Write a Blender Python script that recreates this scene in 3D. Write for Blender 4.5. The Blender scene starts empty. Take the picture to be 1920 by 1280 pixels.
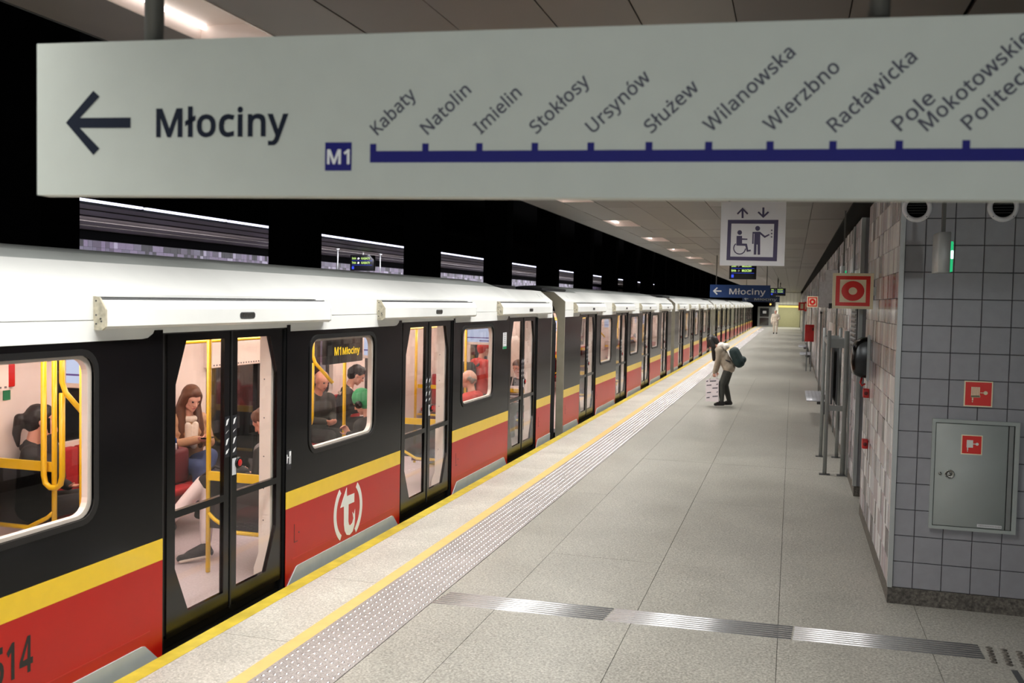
import bpy, bmesh, math, random, json
import numpy as np
from mathutils import Vector, Matrix
from mathutils.geometry import tessellate_polygon
random.seed(7)
D = bpy.data
SC = bpy.context.scene
COL = SC.collection

# ------------------------------------------------------------------ camera, world, exposure
def lin(c):
    return tuple(((v/255)/12.92 if v/255 <= .04045 else ((v/255+.055)/1.055)**2.4) for v in c)+(1,)

CAM_F, CAM_YAW, CAM_PITCH, CAM_ROLL, CAM_H = 1777.8, 0.287144, -0.0442446, 0.0204488, 2.2548
cam_data = D.cameras.new('camera')
cam = D.objects.new('camera', cam_data)
COL.objects.link(cam)
_cy, _sy, _cp, _sp = math.cos(CAM_YAW), math.sin(CAM_YAW), math.cos(CAM_PITCH), math.sin(CAM_PITCH)
_fw = Vector((-_sy*_cp, _cy*_cp, _sp)); _r = Vector((_cy, _sy, 0)); _u = _r.cross(_fw)
_cr, _sr = math.cos(CAM_ROLL), math.sin(CAM_ROLL)
_R = _cr*_r+_sr*_u; _U = -_sr*_r+_cr*_u
M4 = Matrix((_R, _U, -_fw)).transposed().to_4x4()
M4.translation = Vector((0, 0, CAM_H))
cam.matrix_world = M4
cam_data.sensor_fit = 'HORIZONTAL'; cam_data.sensor_width = 36
cam_data.lens = CAM_F/1920*36
cam_data.clip_start = .05; cam_data.clip_end = 400
cam_data.dof.use_dof = True
cam_data.dof.focus_distance = 9.5
cam_data.dof.aperture_fstop = 3.2
SC.camera = cam
SC.view_settings.view_transform = 'Standard'
SC.view_settings.look = 'None'
SC.view_settings.exposure = 0.0
SC.view_settings.gamma = 1.0
SC.view_settings.use_curve_mapping = False
world = D.worlds.new('station_world'); SC.world = world
world.use_nodes = True
world.node_tree.nodes['Background'].inputs[0].default_value = (.5, .5, .55, 1)
world.node_tree.nodes['Background'].inputs[1].default_value = 0.0

LAMP_E = 88.0      # one platform lamp
def area_light(name, loc, sx, sy, power, color=(1, .968, .925), rot=(0, 0, 0), spread=2.3):
    l = D.lights.new(name, 'AREA'); l.shape = 'RECTANGLE'; l.size = sx; l.size_y = sy
    l.energy = power; l.color = color; l.spread = spread
    o = D.objects.new(name, l); o.location = loc; o.rotation_euler = rot
    COL.objects.link(o); return o
CEIL = 3.55
LAMP_Y = [4.28-.6+3.98*k for k in range(-4, 24)]
for k, y in enumerate(LAMP_Y):
    area_light('platform_lamp_light', (-2.75, y, CEIL-.014), .38, 3.5, LAMP_E*1.08)  # runs past its pan, added to even the light between lamps
    if k % 2 == 0:
        area_light('platform_lamp_light', (-.505, y+2, CEIL+.03 if 4 <= k <= 10 else CEIL-.012), .38, 1.1, LAMP_E*.42)
for k in range(8):
    area_light('far_platform_light', (-12.3, 8+k*9, 3.5), .4, 7.5, 170, (.93, .9, 1), rot=(0, .8, 0), spread=3.14)
area_light('end_lamp_light', (-.6, 99, 3.3), 3, 1.5, 190, (1, .97, .86))
def fill_light(loc, power, r=.16, color=(.96, 1, 1)):
    l = D.lights.new('unseen_fill_light', 'POINT'); l.shadow_soft_size = r; l.energy = power; l.color = color
    o = D.objects.new('unseen_fill_light', l); o.location = loc; COL.objects.link(o)
for x, y in ((-2.2, -4.5), (.2, -5.5), (2.4, -4.5)):      # unseen fill lights added behind the camera to brighten the sign
    fill_light((x, y, 2.75), 185)

# ------------------------------------------------------------------ materials
def nt(name):
    m = D.materials.new(name); m.use_nodes = True
    t = m.node_tree; b = t.nodes['Principled BSDF']
    return m, t, b
def setc(b, c, rough=.5, metal=0, spec=.5, coat=0):
    b.inputs['Base Color'].default_value = c
    b.inputs['Roughness'].default_value = rough
    b.inputs['Metallic'].default_value = metal
    b.inputs['Specular IOR Level'].default_value = spec
    b.inputs['Coat Weight'].default_value = coat
    b.inputs['Coat Roughness'].default_value = .05
def mat(name, rgb, rough=.5, metal=0, spec=.5, coat=0, noise=.06, scale=9.0, bump=0.0):
    m, t, b = nt(name); c = lin(rgb); setc(b, c, rough, metal, spec, coat)
    tc = t.nodes.new('ShaderNodeTexCoord'); n = t.nodes.new('ShaderNodeTexNoise')
    n.inputs['Scale'].default_value = scale; n.inputs['Detail'].default_value = 5
    t.links.new(tc.outputs['Object'], n.inputs['Vector'])
    if noise:
        r = t.nodes.new('ShaderNodeMapRange')
        r.inputs['From Min'].default_value = .3; r.inputs['From Max'].default_value = .7
        r.inputs['To Min'].default_value = 1-noise; r.inputs['To Max'].default_value = 1+noise
        t.links.new(n.outputs['Fac'], r.inputs['Value'])
        mx = t.nodes.new('ShaderNodeMix'); mx.data_type = 'RGBA'; mx.blend_type = 'MULTIPLY'
        mx.inputs['Factor'].default_value = 1
        mx.inputs[6].default_value = c
        t.links.new(r.outputs['Result'], mx.inputs[7])
        t.links.new(mx.outputs[2], b.inputs['Base Color'])
    if bump:
        bp = t.nodes.new('ShaderNodeBump'); bp.inputs['Strength'].default_value = bump; bp.inputs['Distance'].default_value = .01
        t.links.new(n.outputs['Fac'], bp.inputs['Height']); t.links.new(bp.outputs['Normal'], b.inputs['Normal'])
    return m
def emit(name, rgb, s):
    m, t, b = nt(name); setc(b, (0, 0, 0, 1), .5)
    b.inputs['Emission Color'].default_value = lin(rgb); b.inputs['Emission Strength'].default_value = s
    return m
def granite(name, c1, c2, c3, rough=.3, sc=55.0, stain=.12):
    m, t, b = nt(name); setc(b, lin(c1), rough)
    L = t.links.new; N = t.nodes.new
    g = N('ShaderNodeNewGeometry')
    n1 = N('ShaderNodeTexNoise'); n1.inputs['Scale'].default_value = sc; n1.inputs['Detail'].default_value = 4; n1.inputs['Roughness'].default_value = .7
    v = N('ShaderNodeTexVoronoi'); v.inputs['Scale'].default_value = sc*1.7
    n2 = N('ShaderNodeTexNoise'); n2.inputs['Scale'].default_value = 1.6; n2.inputs['Detail'].default_value = 3
    for q in (n1, v, n2): L(g.outputs['Position'], q.inputs['Vector'])
    r = N('ShaderNodeValToRGB'); e = r.color_ramp.elements
    e[0].position = .36; e[0].color = lin(c2); e[1].position = .66; e[1].color = lin(c3)
    k = e.new(.5); k.color = lin(c1)
    L(n1.outputs['Fac'], r.inputs['Fac'])
    mx = N('ShaderNodeMix'); mx.data_type = 'RGBA'; mx.blend_type = 'OVERLAY'; mx.inputs['Factor'].default_value = .3
    L(r.outputs['Color'], mx.inputs[6]); L(v.outputs['Color'], mx.inputs[7])
    bw = N('ShaderNodeRGBToBW'); L(v.outputs['Color'], bw.inputs[0]); L(bw.outputs[0], mx.inputs[7])
    mr = N('ShaderNodeMapRange'); mr.inputs['From Min'].default_value = .3; mr.inputs['From Max'].default_value = .7
    mr.inputs['To Min'].default_value = 1-stain; mr.inputs['To Max'].default_value = 1+stain*.6
    L(n2.outputs['Fac'], mr.inputs['Value'])
    m2 = N('ShaderNodeMix'); m2.data_type = 'RGBA'; m2.blend_type = 'MULTIPLY'; m2.inputs['Factor'].default_value = 1
    L(mx.outputs[2], m2.inputs[6]); L(mr.outputs['Result'], m2.inputs[7]); L(m2.outputs[2], b.inputs['Base Color'])
    rr = N('ShaderNodeMapRange'); rr.inputs['To Min'].default_value = rough-.03 if rough > .35 else .292; rr.inputs['To Max'].default_value = rough+.07
    L(n2.outputs['Fac'], rr.inputs['Value']); L(rr.outputs['Result'], b.inputs['Roughness'])
    return m
def glass(name, tint=(1, 1, 1, 1), base=.04, rough=.0):
    m, t, b = nt(name); t.nodes.remove(b)
    N = t.nodes.new; L = t.links.new
    tr = N('ShaderNodeBsdfTransparent'); tr.inputs[0].default_value = tint
    gl = N('ShaderNodeBsdfGlossy'); gl.inputs['Roughness'].default_value = rough
    lw = N('ShaderNodeLayerWeight'); lw.inputs['Blend'].default_value = .5
    pw = N('ShaderNodeMath'); pw.operation = 'POWER'; pw.inputs[1].default_value = 4.0
    mr = N('ShaderNodeMapRange'); mr.inputs['To Min'].default_value = .022; mr.inputs['To Max'].default_value = .75
    ms = N('ShaderNodeMixShader')
    L(lw.outputs['Facing'], pw.inputs[0]); L(pw.outputs[0], mr.inputs['Value'])
    L(mr.outputs['Result'], ms.inputs[0]); L(tr.outputs[0], ms.inputs[1]); L(gl.outputs[0], ms.inputs[2])
    L(ms.outputs[0], t.nodes['Material Output'].inputs[0])
    return m

M = dict(
 floor=granite('floor_granite', (150, 149, 141), (120, 118, 110), (176, 174, 166), .315, 60, .09),
 edge_slab=granite('edge_granite', (180, 178, 170), (166, 163, 153), (200, 197, 187), .42, 60, .16),
 base_granite=granite('plinth_granite', (88, 84, 78), (62, 58, 54), (112, 108, 100), .5, 40, .3),
 tactile=granite('tactile_band', (148, 143, 141), (128, 124, 122), (166, 160, 157), .4, 70),
 yellow_edge=mat('worn_yellow_edge', (188, 168, 54), .45, noise=.22, scale=7),
 yellow_line=mat('pale_yellow_line', (212, 176, 108), .45, noise=.05),
 joint=mat('dark_joint', (62, 60, 56), .9, noise=0),
 stud=mat('steel_stud', (205, 203, 204), .25, .9, noise=0),
 rib=mat('guide_steel', (186, 187, 190), .38, .7, noise=.05),
 ceil=mat('ceiling_panel_brown', (86, 78, 70), .42, .2, noise=.05, scale=3),
 ceil2=mat('ceiling_panel_dim', (79, 71, 64), .45, .2, noise=.05, scale=3),
 ceil_joint=mat('ceiling_joint_black', (14, 13, 12), .9, noise=0),
 cove=mat('lamp_reflector', (216, 200, 192), .4, noise=.03),
 black=mat('void_black', (5, 5, 6), .95, 0, .1, noise=0),
 pillar=mat('pillar_black', (6, 6, 7), .9, 0, .1, noise=0),
 tile_f=mat('wall_tile_blue_grey', (142, 143, 149), .36, noise=.05, scale=14),
 grout=mat('dark_grout', (62, 60, 66), .9, noise=0),
 trim=mat('aluminium_trim', (168, 172, 172), .4, .3, noise=.03),
 steel=mat('grey_painted_steel', (128, 131, 130), .42, .35, noise=.05),
 steel_dk=mat('dark_grey_steel', (74, 76, 78), .45, .3, noise=.05),
 cab=mat('cabinet_grey', (158, 166, 164), .45, 0, noise=.05, scale=5),
 cab_dark=mat('cabinet_gap', (28, 30, 30), .7, noise=0),
 chrome=mat('brushed_lock', (150, 150, 145), .25, .9, noise=0),
 red_sign=mat('sign_red', (214, 32, 22), .4, noise=.02),
 cream=mat('sign_cream', (232, 222, 190), .5, noise=.02),
 white_sign=mat('sign_white', (216, 220, 214), .45, noise=.02),
 sign_grey=mat('route_board_white', (196, 203, 196), .5, noise=.02),
 lift_white=mat('lift_board_white', (226, 227, 232), .5, noise=.02),
 navy=mat('sign_navy_text', (27, 34, 50), .5, 0, .15, noise=0),
 indigo=mat('lift_icon_indigo', (72, 66, 98), .5, noise=0),
 blue=mat('route_blue', (32, 33, 118), .5, 0, .15, noise=0),
 grey_txt=mat('station_name_grey', (70, 72, 86), .5, noise=0),
 sign_blue=mat('direction_board_blue', (28, 66, 126), .45, noise=.03),
 white_txt=mat('white_lettering', (235, 238, 240), .5, noise=0),
 rod=mat('hanger_rod', (92, 92, 88), .5, .3, noise=0),
 blk_gloss=mat('train_black_paint', (9, 9, 11), .16, 0, .28, .0, noise=.04),
 blk_plastic=mat('black_plastic', (8, 8, 9), .18, 0, .36, .0, noise=0),
 rubber=mat('black_rubber', (17, 17, 18), .5, noise=0),
 red_paint=mat('train_red_paint', (172, 20, 11), .34, 0, .35, .0, noise=.05, scale=2.2, bump=.03),
 yel_paint=mat('train_yellow_paint', (228, 192, 34), .3, 0, .5, .25, noise=.03),
 wht_paint=mat('train_white_paint', (236, 239, 237), .36, 0, .5, .2, noise=.03, scale=3),
 roof=mat('train_roof_grey', (176, 182, 180), .5, noise=.1, scale=2),
 roof_dk=mat('train_roof_dark', (26, 27, 30), .6, noise=.1),
 skirt=mat('skirt_grey', (172, 181, 183), .42, noise=.04),
 endplate=mat('cover_end_dirty', (186, 180, 160), .5, noise=.3, scale=26),
 endframe=mat('car_end_grey', (150, 145, 130), .5, noise=.12, scale=4),
 bellows=mat('bellows_rubber', (20, 20, 22), .6, noise=.1),
 lining=mat('interior_white', (238, 224, 216), .45, noise=.02),
 int_floor=mat('interior_floor', (196, 184, 188), .4, noise=.12, scale=60),
 int_grey=mat('interior_grey_trim', (112, 108, 112), .5, noise=.04),
 seat_red=mat('seat_red_fabric', (172, 24, 30), .75, noise=.12, scale=30, bump=.1),
 seat_shell=mat('seat_shell_maroon', (96, 22, 26), .5, noise=.04),
 pole=mat('grab_pole_yellow', (244, 200, 24), .3, 0, .5, .3, noise=0),
 part_glass=glass('partition_glass', (.32, .32, .33, 1)),
 dark_glass=mat('far_window_glass', (34, 36, 38), .06, 0, .6, .3, noise=.1, scale=1.5),
 glass=glass('window_glass', (.96, .97, .96, 1)),
 screen=emit('screen_pale_blue', (205, 214, 245), 1.0),
 screen_purple=emit('screen_line_purple', (110, 80, 150), .8),
 led_y=emit('led_amber', (255, 205, 30), 1.3),
 led_g=emit('led_green', (215, 255, 140), 1.1),
 led_b=emit('led_blue', (60, 90, 255), .9),
 led_green_lamp=emit('exit_lamp_green', (40, 190, 120), 1.0),
 exit_core=emit('exit_lamp_core', (190, 255, 230), 2.2),
 lamp_tube=emit('lamp_tube_white', (255, 246, 240), 4.0),
 strip_far=emit('far_strip_lamp', (226, 226, 255), 2.6),
 train_lamp=emit('train_ceiling_lamp', (255, 234, 226), 10.5),
 shutter=mat('shutter_olive_tan', (146, 144, 108), .5, noise=.04),
 panel_white=mat('white_wall_panel', (226, 226, 214), .6, noise=.02),
 end_yellow=emit('end_yellow_lamp', (255, 235, 130), 1.0),
 signal=emit('orange_signal', (255, 190, 90), 2.2),
 red_bin=mat('red_cabinet', (186, 26, 26), .4, noise=.04),
 perf=mat('perforated_steel', (168, 170, 176), .4, .5, noise=.1, scale=60),
 skin=mat('skin', (226, 172, 150), .5, noise=.04),
 skin2=mat('skin_rosy', (222, 160, 138), .5, noise=.05),
 hair_dk=mat('hair_black', (24, 19, 19), .5, noise=.2, scale=40),
 hair_br=mat('hair_brown', (96, 60, 40), .5, noise=.25, scale=30),
 hair_gr=mat('hair_grey', (150, 140, 132), .6, noise=.15, scale=30),
 eye=mat('eye_dark', (30, 24, 24), .2, noise=0),
 lip=mat('lips', (176, 92, 86), .5, noise=0),
 jk_black=mat('black_jacket', (30, 28, 30), .75, noise=.15, scale=18, bump=.1),
 jk_grey=mat('grey_hoodie', (120, 116, 118), .85, noise=.1, scale=26),
 jk_beige=mat('beige_coat', (190, 150, 116), .85, noise=.08, scale=24),
 scarf=mat('cream_scarf', (226, 212, 196), .9, noise=.06, scale=40),
 jeans=mat('blue_jeans', (58, 74, 116), .85, noise=.12, scale=40),
 sweat_wht=mat('white_sweatpants', (226, 214, 216), .85, noise=.05),
 tr_black=mat('black_trousers', (40, 38, 40), .85, noise=.1),
 tr_grey=mat('grey_trousers', (62, 64, 60), .85, noise=.12),
 shoe_black=mat('black_shoe', (34, 32, 33), .6, noise=.1),
 sole=mat('white_sole', (218, 206, 196), .6, noise=.05),
 jk_stone=mat('stone_jacket', (164, 152, 136), .85, noise=.12, scale=22),
 hood_wht=mat('cream_hood', (236, 230, 220), .85, noise=.05),
 bag_green=mat('dark_green_backpack', (22, 44, 44), .7, noise=.25, scale=16),
 bag_white=mat('white_carrier_bag', (236, 226, 230), .5, noise=.03),
 jk_red=mat('red_puffer', (206, 50, 40), .6, noise=.08, scale=16),
 bag_red=mat('red_bag', (206, 26, 52), .55, noise=.08, scale=16),
 bag_maroon=mat('maroon_bag', (110, 44, 50), .6, noise=.1),
 cap_green=mat('green_cap', (62, 160, 104), .8, noise=.06),
 cl_white=mat('white_outfit', (226, 216, 200), .85, noise=.05),
 green_lab=mat('green_label', (30, 128, 84), .5, noise=0),
 black_matte=mat('black_sticker', (22, 24, 32), .5, noise=0),
 display_blk=mat('display_black', (8, 9, 14), .35, noise=0),
 poster=mat('poster_paper', (206, 208, 212), .5, noise=.1, scale=20),
)
MOS = [mat('mosaic_tile_%s' % n, c, .22, noise=.06, scale=20) for n, c in (
    ('white', (222, 220, 222)), ('pale_grey', (188, 187, 192)), ('rose_grey', (172, 158, 164)),
    ('beige', (178, 168, 168)), ('mid_grey', (128, 124, 130)), ('taupe', (92, 84, 88)))]
FMOS = [mat('far_mosaic_%s' % n, c, .4, noise=.06, scale=20) for n, c in (
    ('lilac', (140, 126, 152)), ('grey', (118, 112, 130)), ('dark', (26, 23, 30)),
    ('pale', (190, 182, 202)), ('mauve', (100, 90, 108)))]

# ------------------------------------------------------------------ helpers
def prop(o, label=None, cat=None, group=None, kind=None):
    if label: o['label'] = label
    if cat: o['category'] = cat
    if group: o['group'] = group
    if kind: o['kind'] = kind
    return o
def thing(name, label, cat, loc=(0, 0, 0), rotz=0, group=None):
    o = D.objects.new(name, None); o.location = loc; o.rotation_euler = (0, 0, rotz)
    o.empty_display_size = .1
    COL.objects.link(o); return prop(o, label, cat, group)
def link(name, me, parent=None):
    o = D.objects.new(name, me); COL.objects.link(o)
    if parent is not None: o.parent = parent
    return o
IDENT = lambda u, v, w: (u, v, w)
PX = lambda u, v, w: (w, u, v)     # u = y, v = z, w = x
PY = lambda u, v, w: (u, w, v)     # u = x, v = z, w = y
class MB:
    """collects shapes; build() links them as one mesh object"""
    def __init__(s, off=(0, 0, 0)):
        s.bm = bmesh.new(); s.mats = []; s.off = Vector(off)
    def mi(s, m):
        if m not in s.mats: s.mats.append(m)
        return s.mats.index(m)
    def faces(s, vs, fs, m, smooth=False):
        bv = [s.bm.verts.new(Vector(v)-s.off) for v in vs]; k = s.mi(m)
        for f in fs:
            try:
                q = s.bm.faces.new([bv[i] for i in f]); q.material_index = k; q.smooth = smooth
            except ValueError: pass
        return s
    def box(s, a, b, m):
        x0, y0, z0 = a; x1, y1, z1 = b
        return s.faces([(x0, y0, z0), (x1, y0, z0), (x1, y1, z0), (x0, y1, z0), (x0, y0, z1), (x1, y0, z1), (x1, y1, z1), (x0, y1, z1)],
                       [(0, 3, 2, 1), (4, 5, 6, 7), (0, 1, 5, 4), (1, 2, 6, 5), (2, 3, 7, 6), (3, 0, 4, 7)], m)
    def cbox(s, c, d, m):
        return s.box([c[i]-d[i]/2 for i in range(3)], [c[i]+d[i]/2 for i in range(3)], m)
    def bevbox(s, a, b, r, m, seg=2):
        t = bmesh.new()
        bmesh.ops.create_cube(t, size=1)
        for v in t.verts:
            v.co = Vector([(a[i]+b[i])/2+v.co[i]*(b[i]-a[i]) for i in range(3)])
        bmesh.ops.bevel(t, geom=list(t.edges), offset=r, segments=seg, affect='EDGES', profile=.6)
        t.verts.index_update()
        s.faces([tuple(v.co) for v in t.verts], [[v.index for v in f.verts] for f in t.faces], m, True)
        t.free(); return s
    def plate(s, outer, holes, w0, w1, mp, m, msd=None):
        loops = [outer]+list(holes); flat = [p for l in loops for p in l]; n = len(flat)
        tris = tessellate_polygon([[Vector((p[0], p[1], 0)) for p in l] for l in loops])
        vs = [mp(p[0], p[1], w1) for p in flat]+[mp(p[0], p[1], w0) for p in flat]
        s.faces(vs, [tuple(t) for t in tris]+[tuple(i+n for i in reversed(t)) for t in tris], m)
        fs = []; k = 0
        for l in loops:
            for i in range(len(l)):
                a = k+i; b = k+(i+1) % len(l); fs.append((a, b, b+n, a+n))
            k += len(l)
        s.faces(vs, fs, msd or m); return s
    def tube(s, pts, r, m, n=8, caps=True):
        pts = [Vector(p) for p in pts]; rs = r if isinstance(r, (list, tuple)) else [r]*len(pts)
        rings = []; up = None
        for i, p in enumerate(pts):
            d = (pts[min(i+1, len(pts)-1)]-pts[max(i-1, 0)]).normalized()
            if up is None: up = Vector((0, 0, 1)) if abs(d.z) < .9 else Vector((1, 0, 0))
            a = d.cross(up).normalized(); b = a.cross(d).normalized(); up = b
            rings.append([p+rs[i]*(math.cos(2*math.pi*k/n)*a+math.sin(2*math.pi*k/n)*b) for k in range(n)])
        vs = [v for q in rings for v in q]; fs = []
        for i in range(len(pts)-1):
            for k in range(n):
                fs.append((i*n+k, i*n+(k+1) % n, (i+1)*n+(k+1) % n, (i+1)*n+k))
        if caps: fs += [tuple(range(n-1, -1, -1)), tuple(range((len(pts)-1)*n, len(pts)*n))]
        return s.faces(vs, fs, m, True)
    def lathe(s, prof, c, axis, m, n=16):
        """prof: (radius, height) along axis"""
        a = Vector(axis).normalized(); e = Vector((0, 0, 1)) if abs(a.z) < .9 else Vector((1, 0, 0))
        u = a.cross(e).normalized(); v = u.cross(a); c = Vector(c)
        vs = [c+a*h+r*(math.cos(2*math.pi*k/n)*u+math.sin(2*math.pi*k/n)*v) for r, h in prof for k in range(n)]
        fs = [(i*n+k, i*n+(k+1) % n, (i+1)*n+(k+1) % n, (i+1)*n+k) for i in range(len(prof)-1) for k in range(n)]
        return s.faces(vs, fs, m, True)
    def ell(s, c, r, m, n=10, mr=7):
        vs = []; fs = []
        for i in range(mr+1):
            t = math.pi*i/mr
            for k in range(n):
                f = 2*math.pi*k/n
                vs.append((c[0]+r[0]*math.sin(t)*math.cos(f), c[1]+r[1]*math.sin(t)*math.sin(f), c[2]+r[2]*math.cos(t)))
        for i in range(mr):
            for k in range(n):
                fs.append((i*n+k, (i+1)*n+k, (i+1)*n+(k+1) % n, i*n+(k+1) % n))
        return s.faces(vs, fs, m, True)
    def mesh(s, name):
        bmesh.ops.remove_doubles(s.bm, verts=list(s.bm.verts), dist=1e-5)
        bmesh.ops.recalc_face_normals(s.bm, faces=list(s.bm.faces))
        me = D.meshes.new(name); s.bm.to_mesh(me); s.bm.free()
        for m in s.mats: me.materials.append(m)
        return me
    def build(s, name, parent=None, **k):
        o = link(name, s.mesh(name), parent)
        prop(o, **k); return o
def rrect(u0, u1, v0, v1, r, n=5):
    p = []
    for cx, cy, a in ((u1-r, v1-r, 0), (u0+r, v1-r, 90), (u0+r, v0+r, 180), (u1-r, v0+r, 270)):
        for i in range(n+1):
            t = math.radians(a+90*i/n); p.append((cx+r*math.cos(t), cy+r*math.sin(t)))
    return p
def rect(u0, u1, v0, v1): return [(u0, v0), (u1, v0), (u1, v1), (u0, v1)]
def circ(u, v, r, n=24): return [(u+r*math.cos(2*math.pi*i/n), v+r*math.sin(2*math.pi*i/n)) for i in range(n)]
def copy_tree(o, parent=None):
    c = o.copy(); COL.objects.link(c)
    if parent is not None: c.parent = parent
    for ch in list(o.children): copy_tree(ch, c)
    return c
_tx = {}
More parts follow.
